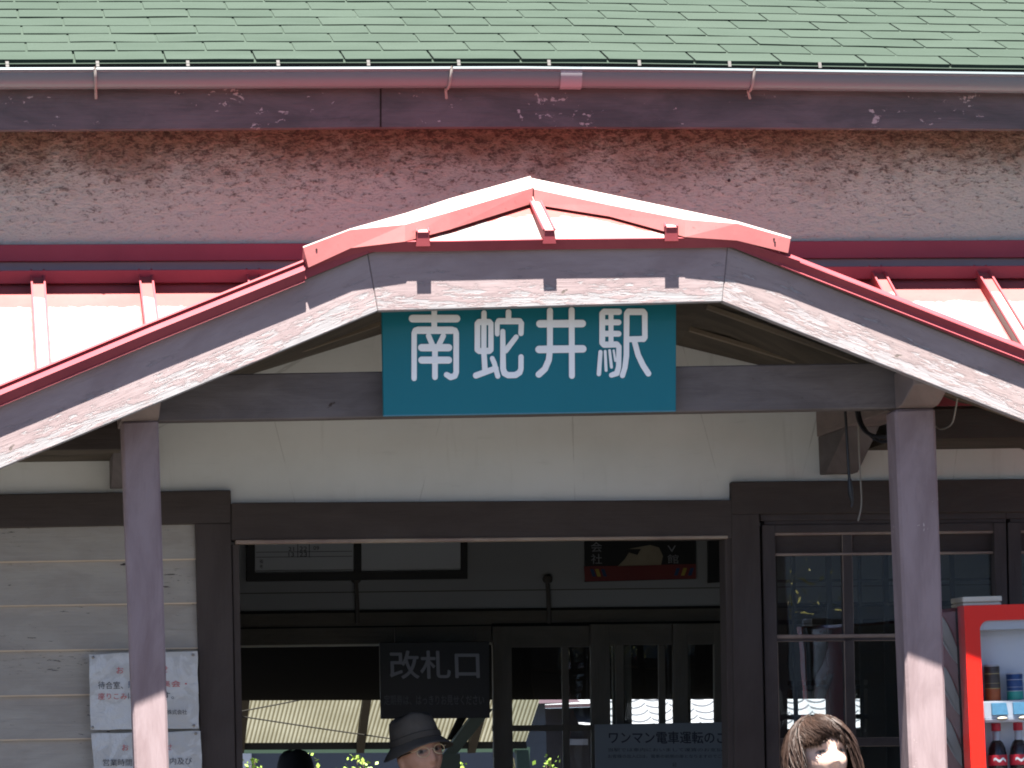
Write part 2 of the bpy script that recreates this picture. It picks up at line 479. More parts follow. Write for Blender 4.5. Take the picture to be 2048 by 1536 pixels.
        if normals: bmesh.ops.recalc_face_normals(bm, faces=bm.faces)
        if bevel:
            es = [e for e in bm.edges if len(e.link_faces) == 2 and e.calc_face_angle(0) > .5]
            bmesh.ops.bevel(bm, geom=es, offset=bevel, segments=1, affect='EDGES', clamp_overlap=True)
        bm.to_mesh(me); bm.free()
        if smooth:
            me.polygons.foreach_set('use_smooth', [True]*len(me.polygons))
            try: me.set_sharp_from_angle(angle=R(40))
            except Exception: pass
        o = link_obj(name, me, parent)
        return o

def place(o, loc, label=None, cat=None, group=None):
    """top-level single mesh: move its origin to loc (mesh given in world coordinates)"""
    loc = Vector(loc)
    o.data.transform(Matrix.Translation(-loc)); o.location = loc
    WORLD[o.name] = Matrix.Translation(loc)
    if label: o['label'] = label
    if cat: o['category'] = cat
    if group: o['group'] = group
    return o

def text_faces(mb, txt, centre, size_w, size_h, mat, bold=0, normal_y=-1, th=.0015, xdir=Vector((1, 0, 0)), zdir=Vector((0, 0, 1))):
    """lettering fitted into size_w x size_h metres around centre, facing -Y"""
    cu = bpy.data.curves.new('tmp', 'FONT'); cu.body = txt; cu.size = 1; cu.extrude = 0; cu.resolution_u = 3
    to = bpy.data.objects.new('tmp', cu); COL.objects.link(to)
    dg = bpy.context.evaluated_depsgraph_get(); dg.update()
    me = bpy.data.meshes.new_from_object(to.evaluated_get(dg))
    bpy.data.objects.remove(to); bpy.data.curves.remove(cu)
    if not me.vertices: return
    xs = [v.co.x for v in me.vertices]; ys = [v.co.y for v in me.vertices]
    x0, x1, y0, y1 = min(xs), max(xs), min(ys), max(ys)
    sx = size_w/(x1-x0) if x1 > x0 else 1; sy = size_h/(y1-y0) if (y1 > y0 and size_h) else sx
    c = Vector(centre)
    pts = [c+xdir*((v.co.x-(x0+x1)/2)*sx)+zdir*((v.co.y-(y0+y1)/2)*sy) for v in me.vertices]
    shifts = [(0, 0)] if not bold else [(0, 0), (1, 0), (-1, 0), (0, 1), (0, -1)]
    for si, (dx_, dz_) in enumerate(shifts):
        o_ = xdir*(dx_*bold*sx)+zdir*(dz_*bold*sy)+Vector((0, -.0002*si, 0))
        for p in me.polygons: mb.face([pts[i]+o_ for i in p.vertices], mat)
    bpy.data.meshes.remove(me)

# ------------------------------------------------------------------ ground (setting)
m = MB(); m.face([(-600, -600, 0), (600, -600, 0), (600, 600, 0), (-600, 600, 0)], 'forecourt_ground', [(0, 0)]*4)
g = m.build('ground'); g['kind'] = 'structure'

# ================================================================== STATION BUILDING
ST = thing('station_building', 'old wooden station building with green shingle roof, red pent roof and gabled entrance porch', 'station', (0, YW, 0))
def part(mb, name, parent=None, **kw): return mb.build(name, parent or ST, **kw)

# ---- main roof: courses of shingles, each tab a thin lifted slab
def lerp(a, b, t): return a+(b-a)*t
YE = .84
eL, eR = P(-700, 132, YE), P(2750, 143, YE)
slope = R(22.2); exp_ = .156; tab = .3055
ydir = Vector((0, math.cos(slope), math.sin(slope))); nrm = Vector((0, -math.sin(slope), math.cos(slope)))
# eave line measured in the photo: nearly straight with a slight droop at the right end
def eave(x):
    px = 1055+x/0.001676
    y = 125.5 - 3.0*math.sin(min(max(px/2048, 0), 1)*math.pi) + max(0, px-1300)/748*8
    return P(px, y, YE).z
m = MB()
x0, x1 = -3.4, 3.6
base0 = x0
for r in range(0, 26):
    off = (tab/2 if r % 2 else 0) - .085 - r*.004
    k = 0; x = x0+off-tab
    while x < x1:
        w = tab-.008
        j0 = random.uniform(-.004, .004); dz = random.uniform(0, .0035)
        segs = 5; tone = random.random()
        for q in range(segs):
            xa, xb = x+w*q/segs, x+w*(q+1)/segs
            def pt(xx, s_, up_): 
                wob = .0022*mnoise.noise(Vector((xx*5, r*1.7, 3)))
                b = Vector((xx, YE, eave(min(max(xx, -2.6), 3.0)))) ; return b+ydir*s_+nrm*(up_+wob)
            s0 = r*exp_ - (.004*mnoise.noise(Vector((xa*3, r*3.1, 0)))) ; s0b = r*exp_ - (.004*mnoise.noise(Vector((xb*3, r*3.1, 0))))
            s1 = s0+exp_*2.05
            t0 = .0095+dz*.6
            a, b = pt(xa, s0, t0), pt(xb, s0b, t0); c, e = pt(xb, s1, .0035), pt(xa, s1, .0035)
            m.face([a, b, c, e], 'green_shingle', [(xa, 0), (xb, 0), (xb, 1), (xa, 1)], tone)
            m.face([pt(xa, s0, -.002), pt(xb, s0b, -.002), b, a], 'green_shingle', None, tone)
            if q == 0: m.face([pt(xa, s0, -.002), a, e], 'green_shingle', None, tone)
            if q == segs-1: m.face([b, pt(xb, s0b, -.002), c], 'green_shingle', None, tone)
        x += tab
# deck under the shingles
for q in range(40):
    xa, xb = x0+(x1-x0)*q/40, x0+(x1-x0)*(q+1)/40
    za, zb = eave(min(max(xa, -2.6), 3)), eave(min(max(xb, -2.6), 3))
    A, B = Vector((xa, YE-.012, za-.007)), Vector((xb, YE-.012, zb-.007))
    L = ydir*(26*exp_)
    m.face([A, B, B+L, A+L], 'green_shingle', None, .01)
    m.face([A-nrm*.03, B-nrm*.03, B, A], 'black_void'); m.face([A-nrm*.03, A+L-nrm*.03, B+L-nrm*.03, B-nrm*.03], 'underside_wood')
roof = part(m, 'main_roof')
# strap ends in the joints of the eave course
for i in range(12):
    px = 12+i*181-(i*.4)
    if px > 1700: break
    m = MB(); y = 131.5-3.0*math.sin(px/2048*math.pi)+max(0, px-1300)/748*8
    c = P(px+2, y-9, YE-.006); e = P(px+3, y, YE-.016)
    w = .0055
    m.prism([c+Vector((-w, 0, 0)), c+Vector((w, 0, 0)), e+Vector((w, 0, -.004)), e+Vector((-w, 0, -.004))][::-1], (0, .006, 0), 'pale_strap')
    part(m, 'eave_strap', roof)
# ---- gutter: half-round trough in front of the eave board
YG = .815
gl = [(-700, 141), (0, 141), (680, 139.5), (1040, 138.5), (1380, 141.5), (2048, 150.5), (2750, 163)]
gr = .038
m = MB()
def gut(px, py):
    return P(px, py, YG-gr)
rows = []
for px, py in gl:
    top = gut(px, py); c = top+Vector((0, gr, -.002)); row = []
    # outer skin from the front lip round to the back, then inner skin
    for k in range(13):
        a = math.pi*k/12; row.append(c+Vector((0, -math.cos(a)*gr, -math.sin(a)*gr*1.45)))
    for k in range(12, -1, -1):
        a = math.pi*k/12; row.append(c+Vector((0, -math.cos(a)*(gr-.004), -math.sin(a)*(gr*1.45-.004))))
    # rolled lip
    rows.append(row)
for i in range(len(rows)-1):
    n = len(rows[i])
    for k in range(n):
        m.face([rows[i][k], rows[i+1][k], rows[i+1][(k+1) % n], rows[i][(k+1) % n]], 'gutter_plastic')
for i in range(len(gl)-1):
    m.tube([gut(*gl[i])+Vector((0, 0.001, .002)), gut(*gl[i+1])+Vector((0, .001, .002))], .0085, 'gutter_plastic', 8)
gutter = part(m, 'gutter', smooth=True)
def gut_y(px):
    for (a, ya), (b, yb) in zip(gl, gl[1:]):
        if a <= px <= b: return lerp(ya, yb, (px-a)/(b-a))
for px, dx in ((190, 2), (903, -10), (1508, -8)):
    m = MB(); pts = []
    top = gut(px, gut_y(px)); c = top+Vector((0, gr, -.002))
    for k in range(0, 9):
        a = math.pi*k/12-.1; pts.append(c+Vector((dx*.00165*k/9, -math.cos(a)*(gr+.004), -math.sin(a)*(gr*1.45+.004))))
    pts = [c+Vector((0, -gr+.01, .008)), c+Vector((0, -gr-.008, .008))]+pts+[P(px+dx, 197, YG+.04)]
    m.tube(pts, .0052, 'old_zinc', 6)
    part(m, 'gutter_bracket', gutter, smooth=True)
m = MB(); px0, px1 = 1121, 1164
for a, b in ((px0, px1),):
    rws = []
    for px in (a, b):
        top = gut(px, gut_y(px)); c = top+Vector((0, gr, -.002))
        rws.append([c+Vector((0, -gr-.004, .008))]+[c+Vector((0, -math.cos(math.pi*k/12)*(gr+.0045), -math.sin(math.pi*k/12)*(gr*1.45+.0045))) for k in range(13)])
    for k in range(13): m.face([rws[0][k], rws[1][k], rws[1][k+1], rws[0][k+1]], 'gutter_joint_plastic')
    top = [P(px0, gut_y(px0), YG-gr)+Vector((0, -.006, .010)), P(px1, gut_y(px1), YG-gr)+Vector((0, -.006, .010))]
    m.box((top[0].x, top[0].y, top[0].z-.012), (top[1].x, top[0].y+.025, top[1].z-.002), 'gutter_joint_plastic')
part(m, 'gutter_joint', gutter, smooth=True)
# ---- eave board and soffit
m = MB(); ye = YG+.055
seg = [(-700, 150, 263), (0, 150, 260), (420, 150, 257), (700, 148, 254.5), (1040, 147, 253.5), (1380, 149, 254.5), (2048, 158, 258), (2750, 168, 264)]
u = 0
for (a, ta, ba), (b, tb, bb) in zip(seg, seg[1:]):
    q = [P(a, ba, ye), P(b, bb, ye), P(b, tb, ye), P(a, ta, ye)]
    m.prism(q, (0, .04, 0), 'eave_paint', None, P(-700, ba, ye))
part(m, 'eave_board')
m = MB(); m.poly_px([(760, 150), (763, 150), (763, 254), (760, 254)], ye-.0015, .01, 'black_void'); 
part(m, 'board_joint')
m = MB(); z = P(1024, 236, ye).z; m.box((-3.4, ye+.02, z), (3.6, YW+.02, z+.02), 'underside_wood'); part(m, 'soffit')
# ---- roughcast upper wall: a real relief grid
m = MB(); nx, nz = 640, 44
zt, zb = P(1024, 225, YW).z, P(1024, 500, YW).z
def rc(i, k):
    x = -3.3+6.8*i/nx; z = zb+(zt-zb)*k/nz
    q = Vector((x*30-z*14, z*34+x*8, 0)); n = mnoise.fractal(q, .8, 2.1, 4)
    n2 = mnoise.fractal(Vector((x*80-z*30, z*85, 4)), .8, 2.1, 3)
    wv = .3+.7*min(1, max(0, (z-zb)/(zt-zb)*1.3))
    return Vector((x, YW-.012-(.006*n+.004*n2)*wv, z))
grid = [[rc(i, k) for k in range(nz+1)] for i in range(nx+1)]
for i in range(nx):
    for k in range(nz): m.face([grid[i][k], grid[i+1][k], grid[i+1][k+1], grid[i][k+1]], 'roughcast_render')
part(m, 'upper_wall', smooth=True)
m = MB()
c = P(1458, 361, YW-.03); m.ellipsoid(c, (.006, .01, .006), 'pale_strap', 10, 8); m.tube([c, c+Vector((.012, .03, .003))], .003, 'black_void', 6)
part(m, 'wall_peg')

# ---- pent roof with flashing
def xline(yl, yr, px): return lerp(yl, yr, px/2048)
PT_L, PT_R = 581.0, 571.0       # where the panel appears below the flashing
def bandq(mb, yl0, yr0, yl1, yr1, Y, th, mat, a=-700, b=2750):
    mb.quad_px((a, xline(yl0, yr0, a)), (b, xline(yl0, yr0, b)), (b, xline(yl1, yr1, b)), (a, xline(yl1, yr1, a)), Y, th, mat)
m = MB()
bandq(m, 489, 480, 523, 515, YW-.035, .03, 'red_flashing')
bandq(m, 518, 512, 545, 535, YW-.017, .03, 'grey_flashing')
a0, a1 = P(-700, xline(541, 531, -700), YW-.10), P(2750, xline(541, 531, 2750), YW-.10)
dn = Vector((0, .018, P(0, 541, YW-.1).z*0-.043))
m.prism([a0+dn, a1+dn, a1, a0], (0, .08, 0), 'red_flashing')
flash = part(m, 'flashing', bevel=.002)
def pent(name, pa_top, pb_top, pa_eave, pb_eave, btns):
    yt, ye_ = YW-.03, .28
    A, B = P(pa_top, xline(561, 551, pa_top), yt), P(pb_top, xline(561, 551, pb_top), yt)
    E0, E1 = P(pa_eave, xline(822, 798, pa_eave), ye_), P(pb_eave, xline(822, 798, pb_eave), ye_)
    mb = MB(); nn = 1
    # panels between battens, u 0..1 across each panel, v metres down the slope
    down = (E0-A); down.x = 0; L = down.length
    def at(x, t):
        f = (x-A.x)/(B.x-A.x); top = A.lerp(B, f); bot = E0.lerp(E1, (x-E0.x)/(E1.x-E0.x)); return Vector((x, lerp(top.y, bot.y, t), lerp(top.z, bot.z, t)))
    xs = sorted(set([min(A.x, E0.x)]+btns+[max(B.x, E1.x)]))
    def edge(t): return (lerp(A.x, E0.x, t), lerp(B.x, E1.x, t))
    NS = 10
    for xa, xb in zip(xs, xs[1:]):
        for q in range(NS):
            t0, t1 = q/NS, (q+1)/NS
            def cl(x, t): l, r_ = edge(t); return min(max(x, l), r_)
            pts = [(cl(xa, t1), t1), (cl(xb, t1), t1), (cl(xb, t0), t0), (cl(xa, t0), t0)]
            if pts[1][0]-pts[0][0] < .004 and pts[2][0]-pts[3][0] < .004: continue
            p3 = [at(*p) for p in pts]
            mb.face(p3, 'red_metal_bleached', [((p[0]-xa)/(xb-xa), p[1]*L) for p in pts])
            mb.face([p-Vector((0, 0, .03)) for p in p3][::-1], 'underside_wood')
    o = part(mb, name)
    # eave fascia below the roof edge
    mb = MB(); mb.prism([E0+Vector((0, .01, -.125)), E1+Vector((0, .01, -.125)), E1+Vector((0, .01, -.008)), E0+Vector((0, .01, -.008))], (0, .03, 0), 'frame_paint'); part(mb, 'eave_fascia', o)
    mb = MB(); mb.prism([E0+Vector((0, -.02, -.02)), E1+Vector((0, -.02, -.02)), E1+Vector((0, -.02, .012)), E0+Vector((0, -.02, .012))], (0, .03, 0), 'red_metal'); part(mb, 'drip_edge', o)
    zz = E0.z-.11; mb = MB(); mb.prism([E0+Vector((0, .04, -.10)), E1+Vector((0, .04, -.10)), Vector((E1.x, YW, E1.z-.10)), Vector((E0.x, YW, E0.z-.10))], (0, 0, .02), 'underside_wood'); part(mb, 'pent_soffit', o)
    for x in btns:
        l, r_ = edge(.04)
        if not (l+.03 < x < r_-.03): continue
        tt = 1.0
        for q in range(20):
            lq, rq = edge(q/20)
            if not (lq+.02 < x < rq-.02): tt = max(.1, (q-1)/20); break
        mb = MB(); a, b = at(x, 0.0), at(x, tt); w = .0215; up_ = (a-b).normalized().cross(Vector((1, 0, 0))).normalized()
        if up_.z < 0: up_ = -up_
        H = .034; b = b+(b-a).normalized()*.012
        tl = [a+Vector((-w, 0, 0)), a+Vector((w, 0, 0)), b+Vector((w, 0, 0)), b+Vector((-w, 0, 0))]
        tp = [p+up_*H for p in tl]
        n_ = 8
        for q in range(n_):
            t0, t1 = q/n_, (q+1)/n_
            f = lambda p, s_, t: lerp(p[s_[0]], p[s_[1]], t)
            L_ = (b-a).length
            for (s0, s1, hi0, hi1, mt) in ((0, 1, tp, tp, 'top'), (0, 0, tl, tp, 'side'), (1, 1, tl, tp, 'side')):
                pA0 = (hi0[0] if s0 == 0 else hi0[1]).lerp(hi0[3] if s0 == 0 else hi0[2], t0)
                pA1 = (hi0[0] if s0 == 0 else hi0[1]).lerp(hi0[3] if s0 == 0 else hi0[2], t1)
                pB0 = (hi1[0] if s1 == 0 else hi1[1]).lerp(hi1[3] if s1 == 0 else hi1[2], t0)
                pB1 = (hi1[0] if s1 == 0 else hi1[1]).lerp(hi1[3] if s1 == 0 else hi1[2], t1)
                if mt == 'top': uv = [(.12, t0*L_), (.12, t1*L_), (.88, t1*L_), (.88, t0*L_)]
                else: uv = [(.12, t0*L_-.03)]*4; uv = [(.3, t0*L_-.02), (.3, t1*L_-.02), (.5, t1*L_-.02), (.5, t0*L_-.02)]
                mb.face([pA0, pA1, pB1, pB0], 'red_metal_bleached', uv)
            # turned-up seam lips
            for s_ in (0, 1):
                e0 = tp[s_].lerp(tp[3-s_], t0); e1 = tp[s_].lerp(tp[3-s_], t1)
                mb.prism([e0+Vector((-.003, 0, 0)), e0+Vector((.003, 0, 0)), e1+Vector((.003, 0, 0)), e1+Vector((-.003, 0, 0))], up_*.009, 'red_metal')
        mb.face([tl[3], tl[2], tp[2], tp[3]], 'red_metal')
        part(mb, 'batten', o)
        # dark open end of the seam against the flashing
        mb = MB(); c = a+up_*.02+(b-a).normalized()*.045
        for sx in (-1, 1): mb.prism([c+Vector((sx*w-.006, -.004, -.010)), c+Vector((sx*w+.006, -.004, -.010)), c+Vector((sx*w+.006, -.004, .026)), c+Vector((sx*w-.006, -.004, .026))], (0, .05, 0), 'frame_paint')
        mb.prism([c+Vector((-w, 0, -.006)), c+Vector((w, 0, -.006)), c+Vector((w, 0, .012)), c+Vector((-w, 0, .012))], (0, .05, 0), 'frame_paint')
        part(mb, 'seam_end', o)
    return o
def wx(px): return P(px, xline(560, 551, px), YW-.03).x
pent('pent_roof', -640, 700, -640, 250, [wx(p) for p in (-565, -352, -139, 75, 290, 505)])
pent('pent_roof', 1400, 2720, 1850, 2720, [wx(p) for p in (1535, 1748, 1957, 2170, 2383, 2596)])

# ---- plaster wall, openings
m = MB()
m.quad_px((-700, 500), (2750, 480), (2750, 1010), (-700, 1010), YW, .12, 'plaster'); part(m, 'front_wall')
# left clapboards
cl_l = [1040, 1128, 1216, 1306, 1396, 1484, 1572, 1662, 1752, 1842, 1932, 2022, 2112, 2202, 2292]
m = MB()
for i in range(len(cl_l)-1):
    yl0, yl1 = cl_l[i], cl_l[i+1]
    yr = lambda y: y-9+max(0, (y-1047))*.0-0
    a = [P(-700, yl1+8, YW-.022), P(420, yl1-9, YW-.022), P(420, yl0-10, YW-.006), P(-700, yl0+9, YW-.006)]
    bm_ = [p.copy() for p in a]
    m.face(a, 'siding_paint', [(0, i*.5), (1.93, i*.5), (1.93, i*.5+.15), (0, i*.5+.15)])
    m.face([a[0]+Vector((0, .02, 0)), a[1]+Vector((0, .02, 0)), a[1], a[0]], 'lit_edge_wood', [(0, 0), (1.9, 0), (1.9, .02), (0, .02)])
    m.face([a[0]+Vector((0, -.0015, 0)), a[1]+Vector((0, -.0015, 0)), a[1]+Vector((0, -.0015, .0045)), a[0]+Vector((0, -.0015, .0045))], 'lit_edge_wood', [(0, 0), (1.9, 0), (1.9, .02), (0, .02)])
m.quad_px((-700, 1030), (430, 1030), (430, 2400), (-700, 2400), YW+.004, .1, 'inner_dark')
part(m, 'siding', weld=False, normals=False)
def board(name, tl, tr, br, bl, Y, th, mat, bevel=.003, parent=None):
    mb = MB(); mb.quad_px(tl, tr, br, bl, Y, th, mat); return part(mb, name, parent, bevel=bevel)
board('wall_beam', (-700, 1002), (462, 980), (462, 1046.5), (-700, 1071), YW-.030, .05, 'frame_paint')
board('door_post', (390, 1047), (462, 1046.5), (486, 2330), (420, 2330), YW-.032, .14, 'frame_paint')
board('door_header', (463, 1005.5), (1464, 999.5), (1464, 1077), (463, 1080), YW-.034, .14, 'frame_paint')
board('header_lip', (471, 1080), (1456, 1071), (1456, 1077), (471, 1088), YW-.040, .05, 'frame_worn', .002)
board('window_beam', (1463, 963.5), (2750, 951), (2750, 1019), (1463, 1028), YW-.036, .06, 'frame_paint')
board('door_post', (1463, 1028), (1519, 1027.5), (1548, 2330), (1480, 2330), YW-.035, .14, 'frame_paint')
board('door_stop', (1450, 1077), (1463, 1077), (1482, 2330), (1467, 2330), YW-.02, .10, 'frame_paint', .002)
board('door_stop', (464, 1088), (478, 1088), (500, 2330), (487, 2330), YW-.02, .10, 'frame_paint', .002)

# ---- right-hand windows
def win(x0, x1, mid, yoff=0):
    W = MB()
    Y0 = YW-.012
    k = lambda x: (x-1520)*-.010+yoff
    def bar(a, b, y0, y1, Y=Y0, th=.06, mat='sash_paint', lean=0):
        W.quad_px((a, y0+k(a)), (b, y0+k(b)), (b+lean, y1+k(b)), (a+lean, y1+k(a)), Y, th, mat)
    bar(x0, x1, 1027, 1042, Y0+.004, .06, 'sash_paint'); bar(x0+8, x1, 1042, 1050, Y0+.012, .06); bar(x0+8, x1-4, 1050, 1066, Y0+.006)
    bar(x0+4, x0+30, 1050, 2330, Y0, .06, 'sash_paint', 25)
    bar(x1-24, x1, 1050, 2330, Y0, .06, 'sash_paint', 25)
    f = part(W, 'window', bevel=.002)
    W = MB(); Y1 = Y0+.022
    def bar2(a, b, y0, y1, Y=Y1, th=.03, mat='sash_paint', lean=0): W.quad_px((a, y0+k(a)), (b, y0+k(b)), (b+lean, y1+k(b)), (a+lean, y1+k(a)), Y, th, mat)
    bar2(x0+27, x1-21, 1064, 1071, Y1-.008, .03, 'frame_worn')
    bar2(x0+27, x1-21, 1071, 1108, Y1+.012, .02, 'frame_paint')
    bar2(x0+27, x1-21, 1107, 1112, Y1-.004, .03, 'frame_worn')
    for xm in mid: bar2(xm-10, xm+10, 1066, 2330, Y1, .03, 'sash_paint', 26)
    bar2(x0+27, x1-21, 1270, 1277, Y1-.004, .03, 'frame_worn'); bar2(x0+27, x1-21, 1277, 1284, Y1)
    bar2(x0+27, x1-21, 1477, 1495, Y1); bar2(x0+27, x1-21, 1560, 1580, Y1); bar2(x0+27, x1-21, 1800, 2330, Y1)
    bar2(x0+29, x0+36, 1284, 2330, Y1-.004, .03, 'frame_worn', 23)
    part(W, 'sash', f, bevel=.0015)
    W = MB(); W.quad_px((x0+20, 1106+k(x0)), (x1-10, 1106+k(x1)), (x1+10, 1810), (x0+40, 1810), Y1+.016, .003, 'window_glass'); part(W, 'pane', f)
win(1520, 2012, (1694, 1850))
m = MB(); yi = YW+.30
for a_, b_ in ((1548, 1553), (1583, 1590), (1652, 1662), (1716, 1722), (1766, 1776), (1900, 1908)): m.quad_px((a_, 1085), (b_, 1085), (b_+14, 1800), (a_+14, 1800), yi, .02, 'inner_dark')
for y0_, y1_ in ((1160, 1165), (1206, 1213), (1300, 1306), (1336, 1344), (1372, 1380), (1430, 1440)): m.quad_px((1530, y0_), (1985, y0_-5), (1985, y1_-5), (1530, y1_), yi+.006, .02, 'inner_dark')
part(m, 'inner_lattice')
win(2012, 2520, (2180, 2340))
m = MB()
m.quad_px((1500, 1820), (2750, 1820), (2750, 2400), (1500, 2400), YW, .12, 'siding_paint'); m.quad_px((2530, 1010), (2750, 1010), (2750, 1830), (2540, 1830), YW, .12, 'siding_paint')
part(m, 'window_wall')

# ---- interior: floor, ceiling, side walls, back wall with openings
xl, xr = P(150, 1400, YW).x, P(2760, 1400, YW).x
zc_ = 3.05
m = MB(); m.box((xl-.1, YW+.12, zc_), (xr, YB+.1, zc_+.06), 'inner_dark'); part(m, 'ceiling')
m = MB(); m.box((xl-2, YW-.4, .0045), (xr, YB+3.2, .05), 'concrete'); part(m, 'floor_slab')
m = MB(); m.box((xl-.1, YW+.12, .05), (xl, YB, zc_), 'inner_panel'); part(m, 'side_wall')
m = MB(); m.box((xr-.1, YW+.12, .05), (xr, YB, zc_), 'inner_panel'); part(m, 'side_wall')
m = MB(); x_ = P(1530, 1400, YW+.6).x
def bq(mb, x0, x1, y0, y1, mat, Y=YB, th=.08, sl=-.012):
    k = lambda x: (x-980)*sl
    mb.quad_px((x0, y0+k(x0)), (x1, y0+k(x1)), (x1, y1+k(x1)), (x0, y1+k(x0)), Y, th, mat)
m = MB(); bq(m, 120, 2900, 600, 1218, 'inner_panel'); bq(m, 120, 2900, 1218, 1250, 'inner_wood', YB-.004, .08); bq(m, 120, 2900, 1250, 1285, 'inner_wood', YB-.012, .1)
part(m, 'back_wall')
m = MB(); bq(m, 120, 2900, 1217, 1222, 'black_void', YB-.016, .02); bq(m, 120, 985, 1249, 1252, 'black_void', YB-.018, .02); bq(m, 985, 2900, 1247, 1256, 'black_void', YB-.020, .02); bq(m, 120, 2900, 1180, 1182, 'inner_dark', YB-.002, .02)
part(m, 'wall_rail')
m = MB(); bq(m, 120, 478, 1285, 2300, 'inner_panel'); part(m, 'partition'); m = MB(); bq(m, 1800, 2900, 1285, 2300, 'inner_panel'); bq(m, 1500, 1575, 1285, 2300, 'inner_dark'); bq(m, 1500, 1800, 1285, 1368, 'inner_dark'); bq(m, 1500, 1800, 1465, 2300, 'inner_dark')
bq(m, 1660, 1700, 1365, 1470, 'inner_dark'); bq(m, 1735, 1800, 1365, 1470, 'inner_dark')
part(m, 'partition')
m = MB(); bq(m, 470, 986, 1285, 1289, 'machine_cream', YB-.02, .02); part(m, 'lit_edge_strip')  # pale strip standing in for a sunlit edge beyond the doorway
for px in (712, 1095):
    m = MB(); m.tube([P(px-1, 1150, YB-.03), P(px+2, 1200, YB-.03), P(px+3, 1247, YB-.03)], .009, 'inner_dark', 8); m.ellipsoid(P(px, 1158, YB-.03), (.022, .02, .02), 'inner_dark', 10, 8)
    part(m, 'conduit_pipe', smooth=True)
# sliding lattice doors
def sdoor(name, stiles, top, bars, hbars, Y, x0, x1):
    mb = MB(); k = lambda x: (x-980)*-.008
    for a, b in stiles: mb.quad_px((a, top+k(a)), (b, top+k(b)), (b+12, 2310), (a+12, 2310), Y, .035, 'inner_wood')
    mb.quad_px((x0, top+k(x0)), (x1, top+k(x1)), (x1, top+42+k(x1)), (x0, top+42+k(x0)), Y+.001, .033, 'inner_wood')
    for a, b in bars: mb.quad_px((a, top+40), (b, top+40), (b+6, 1800), (a+6, 1800), Y+.006, .022, 'inner_wood')
    for a, b in hbars: mb.quad_px((x0, a+k(x0)), (x1, a+k(x1)), (x1, b+k(x1)), (x0, b+k(x0)), Y+.008, .018, 'inner_wood')
    mb.quad_px((x0, 1800), (x1, 1800), (x1, 2310), (x0, 2310), Y+.005, .02, 'inner_wood')
    o = part(mb, name, bevel=.0015)
    mb = MB(); mb.quad_px((x0+8, top+30), (x1-8, top+30), (x1, 1810), (x0+16, 1810), Y+.015, .003, 'door_glass'); part(mb, 'pane', o)
    return o
sdoor('sliding_door', [(985, 1023), (1225, 1262)], 1253, [(1124, 1137)], [(1451, 1463)], YB-.055, 985, 1262)
sdoor('sliding_door', [(1181, 1219), (1346, 1380)], 1250, [(1231, 1247), (1317, 1330)], [], YB-.10, 1181, 1380)
sdoor('sliding_door', [(1346, 1375), (1428, 1466)], 1250, [], [], YB-.15, 1346, 1466)
board('partition_post', (1452, 1085), (1500, 1085), (1515, 2300), (1470, 2300), YB-.06, .2, 'inner_wood')
# platform canopy behind the station
m = MB()
for x0_, x1_ in ((-60, 2900),):
    a, b = P(x0_, 1278, YB+.1), P(x1_, 1262, YB+.1); yz = 8.2
    c, e = P(x1_, 1384, yz), P(x0_, 1392, yz)
    c.x = b.x+.8; e.x = a.x-1
    m.prism([a, b, c, e], (0, 0, .09), 'black_void', (1, 0, 0))
pc_ = part(m, 'platform_canopy')
m = MB(); m.quad_px((-60, 1392), (2900, 1376), (2900, 1384), (-60, 1400), 8.2, .04, 'old_beam'); part(m, 'canopy_edge', pc_)
m = MB()
a, b = P(966, 1418, 7.2), P(897, 1508, 7.2)
m.prism([b+Vector((-.028, 0, 0)), b+Vector((.045, 0, 0)), a+Vector((.055, 0, 0)), a+Vector((-.030, 0, 0))], (0, .09, 0), 'sage_paint'); a2, b2 = P(938, 1418, 7.3), P(905, 1480, 7.3)
m.prism([b2+Vector((-.02, 0, 0)), b2+Vector((.012, 0, 0)), a2+Vector((.012, 0, 0)), a2+Vector((-.03, 0, 0))], (0, .09, 0), 'black_void')
part(m, 'canopy_brace')
m = MB(); pb = P(893, 1512, 7.24); m.box((pb.x-.06, 7.16, .05), (pb.x+.06, 7.28, pb.z+.01), 'sage_paint'); part(m, 'platform_post')

# ---- porch: posts, beam, side beams, ceiling, bargeboard, roof
board('porch_post', (243, 843), (317, 840), (362, 2330), (300, 2330), YP, .115, 'post_paint', .007)
board('porch_post', (1790, 818), (1871, 815), (1925, 2330), (1852, 2330), YP, .12, 'post_paint_flaked', .009)
board('porch_beam', (290, 751), (1845, 724), (1845, 815.5), (290, 843), YP+.022, .085, 'beam_paint', .004)
# beam ends that carry the bargeboard, and the side beams back to the wall
def side_beam(x0, x1, yb, ytop):
    mb = MB()
    zb_ = P(x0, yb, YP).z; zt_ = P(x0, ytop, YP).z; X0, X1 = P(x0, yb, YP).x, P(x1, yb, YP).x
    prof = [(YF+.05, zb_+.055), (YP-.05, zb_+.004), (YP+.003, zb_), (YW-.01, zb_), (YW-.01, zt_), (YF+.05, zt_)]
    mb.prism([Vector((X0, y, z)) for y, z in prof], (X1-X0, 0, 0), 'beam_end_wood', (0, 1, 0))
    o = part(mb, 'side_beam', bevel=.003)
    mb = MB(); prof = [(YW-.42, zb_-.001), (YW-.10, zb_-.135), (YW-.012, zb_-.135), (YW-.012, zb_-.001)]
    mb.prism([Vector((X0+.004, y, z)) for y, z in prof], (X1-X0-.008, 0, 0), 'beam_paint', (0, 1, 0)); part(mb, 'corbel', o, bevel=.002)
side_beam(243, 317, 842, 770); side_beam(1795, 1870, 816, 745)
